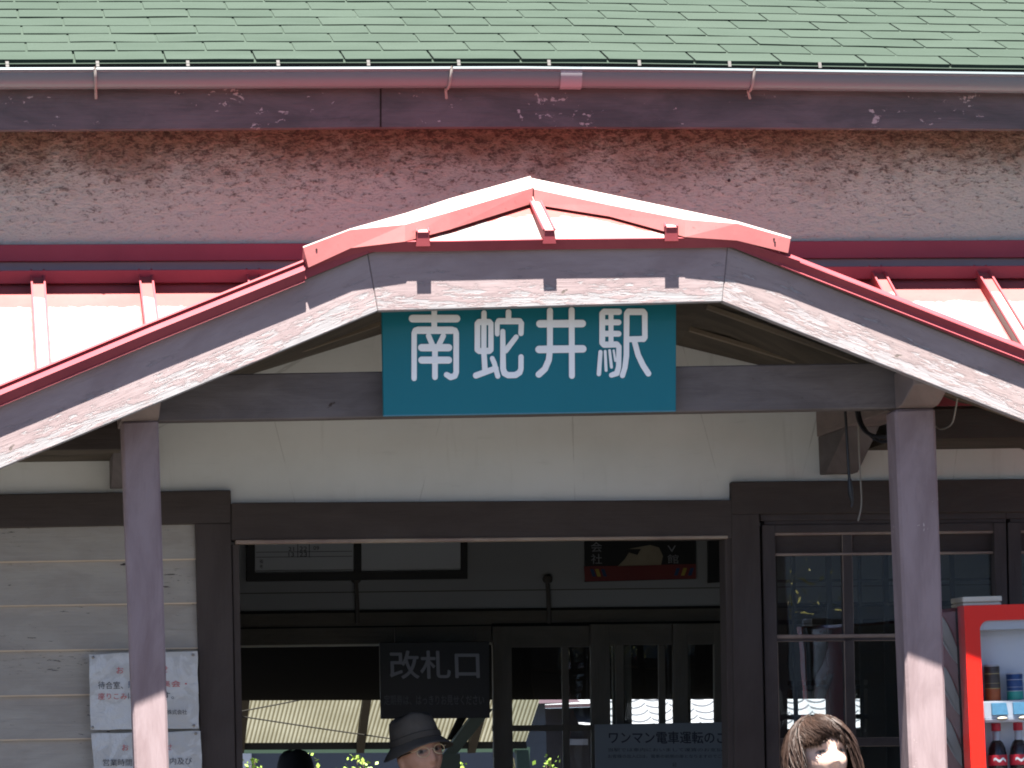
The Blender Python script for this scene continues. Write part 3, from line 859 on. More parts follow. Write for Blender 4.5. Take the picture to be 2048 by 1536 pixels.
# ceiling boards under the porch roof
m = MB()
def strip(fr, bk, mat, th=.02):
    a = [P(*fr[0], YF+.05), P(*fr[1], YF+.05), P(*bk[1], YW-.012), P(*bk[0], YW-.012)]
    m.prism(a, (0, 0, th), mat, (1, 0, 0))
apx = (1065, 545); apb = (1062, 592)
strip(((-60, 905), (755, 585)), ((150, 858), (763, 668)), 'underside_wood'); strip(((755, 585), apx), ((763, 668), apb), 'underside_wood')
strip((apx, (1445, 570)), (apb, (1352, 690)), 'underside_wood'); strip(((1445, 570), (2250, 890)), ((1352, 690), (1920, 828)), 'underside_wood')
ceil = part(m, 'porch_ceiling')
for fx, fy, bx, by in ((1500, 585, 1395, 676), (1605, 622, 1490, 692), (1420, 560, 1330, 660), (620, 640, 650, 690), (690, 600, 700, 672)):
    pass
for Y_, off in ((.18, 4), (.66, 4)):
    t_ = (Y_-YF-.05)/(YW-.012-YF-.05)
    for (fa, fb, ba, bb) in (((-60, 905), (755, 585), (150, 858), (763, 668)), ((1445, 570), (2250, 890), (1352, 690), (1920, 828))):
        A_ = P(*fa, YF+.05).lerp(P(*ba, YW-.012), t_); B_ = P(*fb, YF+.05).lerp(P(*bb, YW-.012), t_)
        m = MB(); m.prism([A_+Vector((0, 0, -.014)), B_+Vector((0, 0, -.014)), B_, A_], (0, .03, 0), 'old_beam', (1, 0, 0)); part(m, 'ceiling_batten', ceil)

# bargeboard: three boards, flat in the middle, raking at the sides
TL = [(-330, 955), (0, 813), (427, 631), (613, 556), (733, 500)]
m = MB()
def barge(name, top, bot, mat):
    mb = MB(); a = [P(x, y, YF) for x, y in bot]+[P(x, y, YF) for x, y in top[::-1]]
    mb.prism(a, (0, .038, 0), mat, (a[len(bot)-1]-a[0]), a[0]); return part(mb, name, bevel=.0025)
barge('bargeboard', [(-330, 945), (733, 496)], [(-330, 1075), (755, 622)], 'barge_paint')
barge('bargeboard', [(733.6, 494), (1456, 484)], [(755.6, 622), (1444.4, 603)], 'barge_paint')
barge('bargeboard', [(1456.6, 484), (2400, 870)], [(1445, 603), (2400, 980)], 'barge_paint_worn')

# porch roof: side slopes with a hipped front
Yr = YF-.02
CL, CR = P(735, 488, Yr), P(1464, 476, Yr); PK = P(1064, 398, .02)
AL, AR = P(-330, 922, Yr), P(2400, 850, Yr)
PKb = Vector((PK.x, YW-.03, PK.z)); ALb, ARb = Vector((AL.x, YW-.03, AL.z)), Vector((AR.x, YW-.03, AR.z))
m = MB(); lo = Vector((0, 0, -.03))
def slab(pts, mat, uvs=None, th=.03):
    m.face(pts, mat, uvs); m.face([p-Vector((0, 0, th)) for p in pts][::-1], 'underside_wood')
    for i in range(len(pts)):
        a, b = pts[i], pts[(i+1) % len(pts)]
        m.face([a, a-Vector((0, 0, th)), b-Vector((0, 0, th)), b], 'red_metal')
slab([AL, CL, PK, PKb, ALb], 'red_metal'); slab([CR, AR, ARb, PKb, PK], 'red_metal')
FT = P(1098, 480, Yr)
def hip(a, b):     # front hip: two faces either side of the middle batten with faded centres
    n = 12
    for i in range(n):
        for k in range(n):
            s0, s1, t0, t1 = i/n, (i+1)/n, k/n, (k+1)/n
            f = lambda s_, t_: a.lerp(b, s_).lerp(PK, t_)
            pts = [f(s0, t0), f(s1, t0), f(s1, t1), f(s0, t1)]
            uv = [(.5, min(.5, .26*(1-t_)*min(s_, 1-s_)*1.6 if False else .20*min((1-t_)*.55, (s_ if a is CL else 1-s_)*.9*(1-t_)+.02, 1))) for s_, t_ in ((s0, t0), (s1, t0), (s1, t1), (s0, t1))]
            m.face(pts, 'red_metal_bleached_hip', uv)
hip(CL, FT); hip(FT, CR)
proof = part(m, 'porch_roof')
# eave band below the hip and raking edge trims: folded metal swept along the edge
def sweep(name, line, prof, parent):
    """line: photo points along the top of the trim; prof: (pixels below the top, plane Y, material)"""
    mb = MB()
    for (xa, ya), (xb, yb) in zip(line, line[1:]):
        for (p0, y0, mt), (p1, y1, _) in zip(prof, prof[1:]):
            q = [P(xa, ya+p1, y1), P(xb, yb+p1, y1), P(xb, yb+p0, y0), P(xa, ya+p0, y0)]
            mb.face(q, mt)
        # closing back
        q = [P(xa, ya+prof[0][0], YF+.02), P(xb, yb+prof[0][0], YF+.02), P(xb, yb+prof[-1][0], YF+.02), P(xa, ya+prof[-1][0], YF+.02)]
        mb.face(q, prof[0][2]); 
        mb.face([P(xa, ya+prof[0][0], prof[0][1]), P(xb, yb+prof[0][0], prof[0][1]), P(xb, yb+prof[0][0], YF+.02), P(xa, ya+prof[0][0], YF+.02)], prof[0][2])
        mb.face([P(xa, ya+prof[-1][0], prof[-1][1]), P(xb, yb+prof[-1][0], prof[-1][1]), P(xb, yb+prof[-1][0], YF+.02), P(xa, ya+prof[-1][0], YF+.02)], prof[0][2])
    return part(mb, name, parent)
y_ = YF
sweep('edge_trim', [(-330, 906), (0, 768), (300, 643), (610, 518)],
      [(0, y_-.012, 'red_metal'), (4, y_-.016, 'red_metal'), (7, y_-.006, 'red_metal'), (10, y_-.008, 'red_metal'), (20, y_-.033, 'red_metal'), (22, y_-.035, 'red_metal'), (42, y_-.022, 'red_metal'), (45, y_-.026, 'red_metal')], proof)
sweep('edge_trim', [(1560, 500), (1600, 516), (2048, 691), (2400, 829)],
      [(0, y_-.014, 'red_metal'), (7, y_-.030, 'red_metal'), (9, y_-.031, 'red_metal'), (25, y_-.017, 'red_metal'), (30, y_-.025, 'red_metal'), (33, y_-.023, 'red_metal')], proof)
sweep('eave_trim', [(611, 517.5), (735, 482), (900, 480.5), (1098, 477), (1300, 475), (1462, 473), (1600, 520)],
      [(0, y_-.022, 'red_metal'), (2, y_-.034, 'red_metal'), (22, y_-.018, 'red_metal')], proof)
# hip caps: bright upper face and vertical front flange
def cap(name, crest, upper, lower):
    mb = MB(); n = len(crest)
    C = [P(x, y, Y) for x, y, Y in crest]; U = [P(x, y, Y) for x, y, Y in upper]; L = [P(x, y, Y) for x, y, Y in lower]
    B = [p+Vector((0, .05, -.05)) for p in C]
    for i in range(n-1):
        mb.face([U[i], U[i+1], C[i+1], C[i]], 'chalked_lit_metal'); mb.face([L[i], L[i+1], U[i+1], U[i]], 'red_metal_lit')
        mb.face([C[i], C[i+1], B[i+1], B[i]], 'red_metal_lit'); mb.face([B[i], B[i+1], L[i+1], L[i]], 'red_metal_lit')
    mb.face([C[0], U[0], L[0], B[0]], 'red_metal_lit'); mb.face([C[-1], B[-1], L[-1], U[-1]], 'red_metal_lit')
    o = part(mb, name, proof); return o
Yc = YF-.040
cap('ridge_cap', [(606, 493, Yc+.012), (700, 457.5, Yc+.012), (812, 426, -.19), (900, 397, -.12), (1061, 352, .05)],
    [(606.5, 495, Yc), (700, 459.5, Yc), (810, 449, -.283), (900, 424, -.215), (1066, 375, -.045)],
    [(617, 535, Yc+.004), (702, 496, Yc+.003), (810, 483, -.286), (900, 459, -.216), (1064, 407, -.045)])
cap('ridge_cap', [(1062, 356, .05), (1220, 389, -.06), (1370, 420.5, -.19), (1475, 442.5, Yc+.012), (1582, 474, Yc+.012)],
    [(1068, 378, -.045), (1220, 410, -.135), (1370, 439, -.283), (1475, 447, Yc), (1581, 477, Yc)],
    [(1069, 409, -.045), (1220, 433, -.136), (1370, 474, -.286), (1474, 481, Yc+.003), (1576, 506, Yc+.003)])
for sx_, yy in ((704, 0), (1484, 0)):
    pass

# rivets on the caps
for x, y, Y in ((633, 499, Yc), (786, 459, -.25), (1550, 485, Yc), (1548, 478, Yc), (1394, 452, -.26), (1404, 450, -.26)):
    m = MB(); m.ellipsoid(P(x, y, Y), (.0032, .0014, .0032), 'black_void', 8, 6); part(m, 'rivet', proof)
# battens on the hip
def batten(ft, fw, fh, bk, parent):
    (fx, fy), (bx, by) = ft, bk
    mb = MB(); w = fw*.00155/2; h = fh*.00155
    f = P(fx, fy, YF-.047); b = P(bx, by, .0 if abs(bx-1066) < 30 else -.19); up_ = Vector((0, 0, 1))
    base = [f+Vector((-w*1.1, .006, -h)), f+Vector((w*1.1, .006, -h)), f+Vector((w*.86, 0, 0)), f+Vector((-w*.86, 0, 0))]
    bb = [b+Vector((-w, 0, -h)), b+Vector((w, 0, -h)), b+Vector((w*.86, 0, 0)), b+Vector((-w*.86, 0, 0))]
    for i in range(4):
        mt = 'chalked_lit_metal' if i == 2 else 'red_metal'
        mb.face([base[i], base[(i+1) % 4], bb[(i+1) % 4], bb[i]], mt)
    mb.face(base, 'red_metal'); mb.face(bb[::-1], 'red_metal')
    for s_ in (-1, 1):
        e0, e1 = f+Vector((s_*w*.9, 0, 0)), b+Vector((s_*w*.9, 0, 0))
        mb.tube([e0+Vector((0, 0, .002)), e1+Vector((0, 0, .002))], .004, 'red_metal', 6)
    mb.tube([f+Vector((-w*.86, 0, 0)), f+Vector((w*.86, 0, 0))], .0025, 'red_metal', 6)
    return part(mb, 'hip_batten', parent)
batten((1099, 461), 24, 26, (1066, 393), proof)
batten((846, 465), 26, 27, (843, 450), proof)
batten((1343, 455), 26, 27, (1340, 441), proof)

# ================================================================== SIGNS
# station name board
YS = -.035
sg = thing('station_sign', 'teal station name board with four large white characters hung under the porch gable', 'sign', P(1057, 832, YS))
m = MB(); a = [P(767, 832.5, YS), P(1352, 823, YS), P(1352.5, 596, YS-.014), P(763, 606, YS-.014)]
m.prism(a, (0, .02, 0), 'sign_teal'); m.build('board', sg, bevel=.002)
m = MB()
q0, q1 = P(767, 832, YS-.001), P(1352, 822.5, YS-.001)
m.prism([q0, q1, q1+Vector((0, 0, .0022)), q0+Vector((0, 0, .0022))], (0, .004, 0), 'sign_edge'); m.build('edge_strip', sg)
SC = 600/2048
def sp(x, y, lift=0):
    px, py = 760+x*SC, 600+y*SC; t_ = (832-py)/226.0
    return P(px, py, YS-.014*t_-.0012-lift)
STROKES = [
 # 南
 [(222, 126, 54), (522, 126, 54)], [(370, 78, 40), (370, 205, 40)], [(233, 535, 38), (233, 225, 38), (243, 208, 44), (262, 206, 52), (490, 206, 52), (510, 208, 44), (520, 226, 40), (520, 495, 40), (510, 518, 42), (482, 526, 44), (455, 510, 40)],
 [(332, 245, 38), (355, 300, 38)], [(432, 245, 38), (405, 300, 38)], [(285, 325, 52), (468, 325, 52)], [(285, 410, 50), (468, 410, 50)], [(375, 325, 40), (375, 527, 40)],
 # 蛇
 [(710, 88, 38), (710, 150, 38)], [(665, 340, 40), (665, 160, 40), (676, 150, 44), (745, 150, 44), (757, 160, 38), (757, 340, 38), (745, 347, 44), (677, 347, 44), (665, 340, 40)], [(709, 150, 38), (709, 350, 38), (716, 475, 40)],
 [(655, 515, 44), (790, 466, 40)], [(766, 398, 34), (780, 430, 36), (804, 520, 36)],
 [(877, 82, 40), (877, 145, 40)], [(800, 232, 34), (800, 160, 36), (812, 144, 44), (952, 144, 44), (965, 158, 38), (962, 228, 38)],
 [(838, 214, 36), (840, 470, 42), (850, 500, 44), (875, 513, 44), (925, 512, 44), (952, 495, 42), (962, 470, 38), (963, 388, 38)], [(930, 252, 36), (858, 345, 40)],
 # 井
 [(1092, 162, 54), (1380, 160, 54)], [(1086, 337, 54), (1384, 333, 54)], [(1160, 72, 42), (1160, 340, 42), (1152, 410, 44), (1126, 470, 44), (1084, 508, 46)], [(1308, 68, 42), (1310, 518, 42)],
 # 駅
 [(1630, 80, 44), (1530, 80, 44), (1517, 92, 42), (1517, 292, 42), (1530, 305, 44), (1615, 303, 44), (1631, 318, 38), (1629, 455, 38), (1617, 500, 40), (1580, 513, 36)], [(1525, 152, 42), (1628, 152, 42)], [(1525, 230, 42), (1628, 230, 42)], [(1577, 85, 36), (1577, 300, 36)],
 [(1505, 355, 30), (1494, 505, 32)], [(1537, 350, 20), (1543, 480, 22)], [(1567, 345, 20), (1580, 458, 22)], [(1595, 345, 16), (1606, 415, 16)],
 [(1800, 265, 42), (1695, 268, 42)], [(1655, 515, 38), (1672, 460, 38), (1682, 380, 40), (1684, 92, 40), (1696, 80, 46), (1795, 80, 46), (1807, 92, 40), (1808, 255, 40), (1798, 267, 42)], [(1738, 285, 40), (1762, 375, 40), (1795, 445, 42), (1832, 502, 42)],
]
m = MB()
for si, st in enumerate(STROKES):
    lift = .0002*(si % 7)
    pts = [(sp(x, y, lift), w*SC*.00156/2) for x, y, w in st]
    for i, (c, r_) in enumerate(pts):
        # round joint
        ring = [c+Vector((math.cos(k*math.pi/10)*r_, 0, math.sin(k*math.pi/10)*r_)) for k in range(20)]
        top = [p.lerp(c, .10)+Vector((0, -.0016-.00003*i, 0)) for p in ring]
        m.face(top, 'sign_white')
        for k in range(20): m.face([ring[k], ring[(k+1) % 20], top[(k+1) % 20], top[k]], 'sign_white')
        if i < len(pts)-1:
            c2, r2 = pts[i+1]; dv = (c2-c); dv.y = 0; n_ = Vector((-dv.z, 0, dv.x)).normalized()
            o_ = Vector((0, -.0016-.00003*i-.000012, 0))
            bt = [c+n_*r_, c-n_*r_, c2-n_*r2, c2+n_*r2]; tp = [c+n_*r_*.9+o_, c-n_*r_*.9+o_, c2-n_*r2*.9+o_, c2+n_*r2*.9+o_]
            m.face(tp, 'sign_white'); m.face([bt[0], bt[3], tp[3], tp[0]], 'sign_white'); m.face([bt[1], tp[1], tp[2], bt[2]], 'sign_white')
m.build('lettering', sg, weld=False)

# ticket gate sign hanging inside
YT = YB-.32
tg = thing('gate_sign', 'black hanging ticket gate sign with grey characters inside the dark doorway', 'sign', P(870, 1437, YT))
m = MB(); m.quad_px((759, 1285), (979, 1283), (980, 1436), (762, 1438), YT, .02, 'black_board'); m.build('board', tg, bevel=.002)
m = MB()
def tx(mb, s_, x0, y0, x1, y1, Y, mat, bold=0):
    a, b = P(x0, (y0+y1)/2, Y), P(x1, (y0+y1)/2, Y); t_, b_ = P((x0+x1)/2, y0, Y), P((x0+x1)/2, y1, Y)
    xd = (b-a).normalized(); text_faces(mb, s_, (a+b)/2, (b-a).length, (t_-b_).length, mat, bold, xdir=xd)
tx(m, '改札口', 780, 1302, 958, 1357, YT-.002, 'dim_white', .016); tx(m, '定期券は、はっきりお見せください', 768, 1390, 968, 1410, YT-.002, 'dim_grey', .010); m.build('lettering', tg)
m = MB()
for px in (790, 950):
    m = MB(); m.tube([P(px, 1286, YT+.01), P(px, 1255, YT+.01)], .004, 'inner_dark', 6); m.build('hanger', tg)

# driver-only train notice
YN = YB-.20
nb_ = thing('train_notice', 'large pale notice board about one-man trains fixed to the sliding door', 'notice board', P(1330, 1700, YN))
m = MB(); m.quad_px((1190, 1449), (1520, 1443), (1522, 1700), (1194, 1700), YN, .012, 'notice_panel'); m.build('board', nb_)
m = MB(); tx(m, 'ワンマン電車運転のご案内', 1218, 1463, 1500, 1487, YN-.002, 'ink_black', .014)
tx(m, '当駅では車内においまして運賃のお支払いは', 1216, 1496, 1470, 1503, YN-.002, 'ink_black'); tx(m, 'お客様の出入口は、電車の前側の扉となりますのでご注意ください', 1216, 1509, 1500, 1516, YN-.002, 'ink_black'); tx(m, '記', 1345, 1525, 1353, 1533, YN-.002, 'ink_black')
m.build('lettering', nb_)

# timetable frame above the gate
YT2 = YB-.05
fr = thing('timetable_frame', 'dark double frame holding a timetable sheet and a blank sheet high on inner wall', 'frame', P(715, 1163, YT2))
m = MB(); fk = lambda x: (x-495)*-.013
for (x0_, x1_, y0_, y1_) in ((494, 510, 960, 1163), (708, 723, 960, 1163), (922, 935, 960, 1163)):
    m.quad_px((x0_, y0_), (x1_, y0_), (x1_, y1_+fk(x1_)), (x0_, y1_+fk(x0_)), YT2, .03, 'black_board')
m.quad_px((494, 1146), (935, 1146+fk(935)), (935, 1163+fk(935)), (494, 1163), YT2-.003, .03, 'black_board'); m.quad_px((494, 950), (935, 945), (935, 960), (494, 965), YT2-.003, .03, 'black_board')
m.build('border', fr)
m = MB(); m.quad_px((505, 960), (712, 958), (712, 1146), (505, 1149), YT2+.015, .005, 'board_white'); m.build('timetable_sheet', fr)
m = MB(); m.quad_px((718, 958), (926, 955), (926, 1143), (718, 1146), YT2+.015, .005, 'board_white'); m.build('blank_sheet', fr)
m = MB()
for y in (1104, 1114): m.quad_px((512, y), (704, y-2), (704, y-1), (512, y+1), YT2+.013, .001, 'ink_black')
m.quad_px((512, 1141), (704, 1139), (704, 1140), (512, 1142), YT2+.013, .001, 'ink_black')
for s_, x0_, x1_, y0_, y1_ in (('21', 577, 588, 1094, 1102), ('22', 599, 614, 1093, 1102), ('09', 627, 638, 1092, 1100), ('13', 577, 588, 1105, 1113), ('23', 599, 614, 1104, 1113)):
    tx(m, s_, x0_, y0_, x1_, y1_, YT2+.0125, 'ink_black')
m.quad_px((595, 1088), (596.3, 1088), (596.3, 1115), (595, 1115), YT2+.0125, .001, 'ink_black'); m.quad_px((618, 1088), (619.3, 1088), (619.3, 1115), (618, 1115), YT2+.0125, .001, 'ink_black')
tx(m, '備', 519, 1119, 526, 1127, YT2+.0125, 'ink_black'); tx(m, '考', 519, 1129, 526, 1137, YT2+.0125, 'ink_black')
m.build('lettering', fr)
# poster
po = thing('wall_poster', 'dark poster with red lower band on the inner wall above the doors', 'poster', P(1280, 1163, YB-.02))
m = MB(); m.quad_px((1167, 900), (1392, 898), (1392, 1158), (1170, 1164), YB-.02, .01, 'black_board'); m.build('sheet', po)
m = MB(); m.quad_px((1168, 1133), (1392, 1128), (1392, 1157), (1170, 1163), YB-.0225, .002, 'poster_red')
for x, c in ((1180, 'poster_blue'), (1190, 'poster_yellow'), (1202, 'poster_blue'), (1348, 'poster_blue'), (1362, 'poster_yellow'), (1376, 'poster_blue')):
    m.poly_px([(x, 1138), (x+7, 1138), (x+12, 1153), (x+5, 1153)] if x < 1300 else [(x+5, 1136), (x+12, 1136), (x+7, 1151), (x, 1151)], YB-.0245, .0015, c)
m.build('red_band', po)
m = MB(); m.poly_px([(1235, 1133), (1250, 1118), (1258, 1105), (1275, 1110), (1282, 1098), (1256, 1098), (1300, 1090), (1318, 1095), (1326, 1112), (1322, 1130)], YB-.0225, .002, 'poster_skin'); m.build('picture', po)
m = MB(); tx(m, '会', 1182, 1084, 1204, 1104, YB-.0235, 'dim_white'); tx(m, '社', 1182, 1108, 1204, 1128, YB-.0235, 'dim_white'); tx(m, 'V', 1335, 1091, 1352, 1104, YB-.0235, 'dim_white'); tx(m, '館', 1335, 1109, 1357, 1127, YB-.0235, 'dim_white')
m.build('lettering', po)
m = MB(); m.quad_px((1415, 900), (1449, 900), (1450, 1164), (1417, 1166), YB-.03, .02, 'black_board'); o = m.build('dark_panel')
place(o, P(1433, 1165, YB-.03), 'narrow black board on the inner wall right of the dark poster', 'board')

# laminated notices on the siding
def notice(name, tl, tr, br, bl, label, words, pins):
    Y = YW-.055; t_ = thing(name, label, 'notice', P((bl[0]+br[0])/2, bl[1], Y), 'laminated notices on the siding')
    mb = MB(); n_ = 14; T, B_, L_, R_ = tl, tr, bl, br
    def gp(s_, q):
        x = lerp(lerp(tl[0], tr[0], s_), lerp(bl[0], br[0], s_), q); y = lerp(lerp(tl[1], tr[1], s_), lerp(bl[1], br[1], s_), q)
        e = 2.2*mnoise.noise(Vector((s_*5, q*5, tl[1]*.01))) if (s_ in (0, 1) or q in (0, 1)) else 0
        return P(x+e, y+e, Y+.004*mnoise.noise(Vector((s_*3.2, q*3.2, tl[1]*.1)))-.002)
    for i in range(n_):
        for k in range(n_):
            mb.face([gp(i/n_, (k+1)/n_), gp((i+1)/n_, (k+1)/n_), gp((i+1)/n_, k/n_), gp(i/n_, k/n_)], 'laminated_paper')
    o = mb.build('sheet', t_, smooth=True)
    for k in o.data.polygons: pass
    mb = MB()
    for s_, x0_, y0_, x1_, y1_, mt in words: tx(mb, s_, x0_, y0_, x1_, y1_, Y-.008, mt)
    mb.build('lettering', t_)
    for x, y in pins:
        mb = MB(); mb.ellipsoid(P(x, y, Y-.006), (.0052, .005, .0052), 'pin_metal', 10, 8); mb.build('pin', t_, smooth=True)
notice('paper_notice', (178, 1309), (395, 1302), (398, 1457), (181, 1460), 'upper white laminated notice with red and black writing pinned to the grey siding',
       [('お', 233, 1334, 247, 1347, 'ink_red'), ('せ', 322, 1332, 336, 1345, 'ink_red'), ('待合室、', 196, 1363, 246, 1378, 'ink_black'), ('駅前', 256, 1362, 290, 1377, 'ink_blue'), ('集会・', 322, 1361, 374, 1374, 'ink_red'),
        ('座りこみ', 196, 1386, 254, 1399, 'ink_red'), ('はできま', 256, 1385, 316, 1398, 'ink_black'), ('す。', 326, 1384, 348, 1398, 'ink_black'), ('株式会社', 334, 1419, 374, 1429, 'ink_black')],
       [(186, 1315), (386, 1310), (185, 1455), (388, 1451)])
notice('paper_notice', (184, 1468), (401, 1462), (408, 1680), (192, 1684), 'lower white laminated notice pinned below the other one beside the porch post',
       [('お', 244, 1489, 257, 1501, 'ink_red'), ('せ', 333, 1488, 344, 1500, 'ink_red'), ('営業時間', 206, 1518, 264, 1532, 'ink_black'), ('外の駅', 268, 1517, 336, 1531, 'ink_black'), ('内及び', 340, 1515, 384, 1529, 'ink_black')],
       [(391, 1467)])
# cables
m = MB(); Yk = .42
m.tube([P(1690, 815, Yk), P(1691, 830, Yk), P(1694, 880, Yk), P(1697, 935, Yk), P(1699, 960, Yk)], .0048, 'cable_black', 8); m.tube([P(1699, 958, Yk), P(1701, 985, Yk), P(1705, 1008, Yk)], [.007, .010, .004], 'cable_black', 8)
m.tube([P(1705, 1004, Yk), P(1703, 1014, Yk)], .0035, 'cable_black', 6)
o = m.build('power_cable', smooth=True); place(o, P(1697, 820, Yk), 'black cable with a plug hanging straight down inside the porch', 'cable')
m = MB()
def arc(pts, r_, mat):
    q = [P(x, y, Y) for x, y, Y in pts]; out = []
    for i in range(len(q)-1):
        p0, p1, p2, p3 = q[max(i-1, 0)], q[i], q[i+1], q[min(i+2, len(q)-1)]
        for k in range(6):
            t_ = k/6; out.append(.5*((2*p1)+(p2-p0)*t_+(2*p0-5*p1+4*p2-p3)*t_*t_+(3*p1-p0-3*p2+p3)*t_**3))
    out.append(q[-1]); m.tube(out, r_, mat, 8)
arc([(1711, 800, .30), (1716, 838, .30), (1730, 862, .26), (1752, 873, .2), (1775, 873, .14), (1795, 862, .12), (1812, 845, .13)], .0062, 'cable_black')
arc([(1716, 800, .31), (1721, 838, .31), (1736, 866, .27), (1758, 882, .2), (1778, 881, .14), (1797, 866, .12), (1815, 848, .13)], .0055, 'cable_black')
o = m.build('looped_cable', smooth=True); place(o, P(1760, 840, .2), 'thick black double cable looping behind the right porch post', 'cable')
m = MB(); arc([(1716, 835, .45), (1718, 900, .45), (1721, 960, .45), (1723, 1000, .45), (1721, 1022, .45), (1716, 1042, .45)], .0028, 'cable_grey')
o = m.build('thin_wire', smooth=True); place(o, P(1718, 900, .45), 'thin grey wire dangling next to the black cable under the porch', 'wire')
m = MB(); arc([(1868, 850, .16), (1880, 858, .14), (1894, 855, .10), (1905, 845, .06), (1911, 820, .02), (1915, 795, -.05)], .0030, 'cable_grey')
o = m.build('wire_loop', smooth=True); place(o, P(1890, 850, .1), 'small grey wire loop right of the right porch post', 'wire')

# ================================================================== VENDING MACHINE
YV = -.02
vb = P(2250, 1210, YV)
VX0, VX1 = P(1929, 1240, YV).x, P(1929, 1240, YV).x+1.02; VT = P(1980, 1210, YV).z
vm = thing('vending_machine', 'red drinks vending machine with white display window beside the right porch post', 'vending machine', (VX0+.5, YV+.35, 0))
m = MB()
wx0, wx1, wz1, wz0 = P(1960, 1260, YV).x, VX1-.05, P(1980, 1241, YV).z, .75
m.prism([(VX0+.018, YV+.125, .05), (VX1, YV+.125, .05), (VX1, YV+.125, VT), (VX0+.018, YV+.125, VT)], (0, .54, 0), 'machine_red_shaded'); m.build('cabinet', vm, bevel=.012)
m = MB(); m.box((VX0+.03, YV+.668, .06), (VX1-.01, YV+.682, VT-.01), 'old_zinc'); m.build('back_panel', vm, bevel=.003)
m = MB(); m.box((VX0+.008, YV+.076, .06), (VX0+.03, YV+.13, VT-.004), 'machine_dark'); m.box((VX1-.02, YV+.076, .06), (VX1, YV+.13, VT-.004), 'machine_dark'); m.box((VX0+.03, YV+.076, VT-.05), (VX1-.02, YV+.13, VT-.004), 'machine_dark'); m.build('door_frame', vm)
m = MB()
m.prism([(VX0, YV, .08), (wx0, YV, .08), (wx0, YV, VT), (VX0, YV, VT)], (0, .075, 0), 'machine_red')
m.prism([(wx0, YV, wz1), (wx1, YV, wz1), (wx1, YV, VT), (wx0, YV, VT)], (0, .075, 0), 'machine_red')
# rounded upper window corner
rc_ = .030
pts = [(wx0, YV, wz1-rc_)]+[(wx0+rc_-rc_*math.cos(a*math.pi/16), YV, wz1-rc_+rc_*math.sin(a*math.pi/16)) for a in range(9)]+[(wx0, YV, wz1)]
m.prism([Vector(p) for p in pts], (0, .075, 0), 'machine_red')
m.prism([(wx1, YV, .08), (VX1+.01, YV, .08), (VX1+.01, YV, VT), (wx1, YV, VT)], (0, .075, 0), 'machine_red')
m.prism([(wx0, YV, .08), (wx1, YV, .08), (wx1, YV, wz0), (wx0, YV, wz0)], (0, .075, 0), 'machine_red')
m.build('door', vm)
m = MB(); m.prism([(VX0+.004, YV+.078, .09), (VX0+.02, YV+.078, .09), (VX0+.02, YV+.078, VT-.01), (VX0+.004, YV+.078, VT-.01)], (0, .02, 0), 'machine_dark'); m.build('door_seal', vm)
m = MB(); YI = YV+.088
m.prism([(wx0-.005, YI+.018, wz0), (wx1+.005, YI+.018, wz0), (wx1+.005, YI+.018, wz1), (wx0-.005, YI+.018, wz1)], (0, .01, 0), 'machine_white'); m.build('display_panel', vm)
zt_ = P(1990, 1241, YV).z; zt2 = P(1990, 1259, YV).z
m = MB(); m.prism([(wx0, YV+.012, zt2), (wx1, YV+.012, zt2), (wx1, YV+.012, zt_+.004), (wx0, YV+.012, zt_+.004)], (0, .05, 0), 'board_white'); m.build('header_panel', vm)
# price shelf with label holders and buttons
zs1, zs0, zs_b = P(1995, 1402, YV).z, P(1995, 1438, YV).z, P(1995, 1445, YV).z
m = MB(); m.prism([(wx0+.006, YV+.02, zs_b), (wx1, YV+.02, zs_b), (wx1, YV+.01, zs0), (wx0+.006, YV+.01, zs0)], (0, .085, 0), 'machine_white')
m.prism([(wx0+.006, YV+.016, zs0), (wx1, YV+.016, zs0), (wx1, YV+.028, zs1), (wx0+.006, YV+.028, zs1)], (0, .04, 0), 'machine_white'); m.build('price_shelf', vm, bevel=.003)
cx_ = [P(2001, 1400, YV).x+i*.0715 for i in range(5)]
for i in range(5):
    m = MB(); c0 = cx_[i]
    m.prism([(c0-.027, YV+.006, zs0+.012), (c0+.027, YV+.006, zs0+.012), (c0+.025, YV+.018, zs1-.006), (c0-.025, YV+.018, zs1-.006)], (0, .02, 0), 'label_blue'); m.build('price_label', vm, bevel=.002)
    m = MB(); m.ellipsoid((c0+.005, YV+.008, zs0+.001), (.018, .012, .0065), 'button_grey', 16, 8); m.build('select_button', vm, smooth=True)
m = MB(); a, b = P(1925, 1193, YV+.05), P(2003, 1209, YV+.05)
m.box((a.x, a.y, VT+.0005), (b.x, a.y+.14, VT+.009), 'machine_cream'); m.box((a.x, a.y-.002, VT+.012), (b.x+.002, a.y+.14, VT+.030), 'machine_cream'); m.box((a.x+.004, a.y+.004, VT+.008), (b.x-.004, a.y+.13, VT+.013), 'machine_dark')
m.build('top_cover', vm, bevel=.003)
# white wave on the machine's side
m = MB(); xs_ = VX0+.0165
for k in range(4):
    z0_ = 1.64-k*.165; pts = []
    for j in range(13):
        t_ = j/12; pts.append((xs_, YV+.135+.33*t_, z0_+.06*math.sin(t_*math.pi)-.02+.13*t_))
    for j in range(12, -1, -1):
        t_ = j/12; pts.append((xs_, YV+.135+.33*t_, z0_-.055+.02*math.sin(t_*math.pi)+.20*t_*t_*.9))
    m.face([Vector(p) for p in pts], 'decal_white')
m.build('wave_decal', vm)
m = MB(); m.box((wx0, YV+.004, wz0), (wx1, YV+.007, wz1), 'display_glass')
# (front acrylic sheet of the display)
m.build('display_glass', vm)

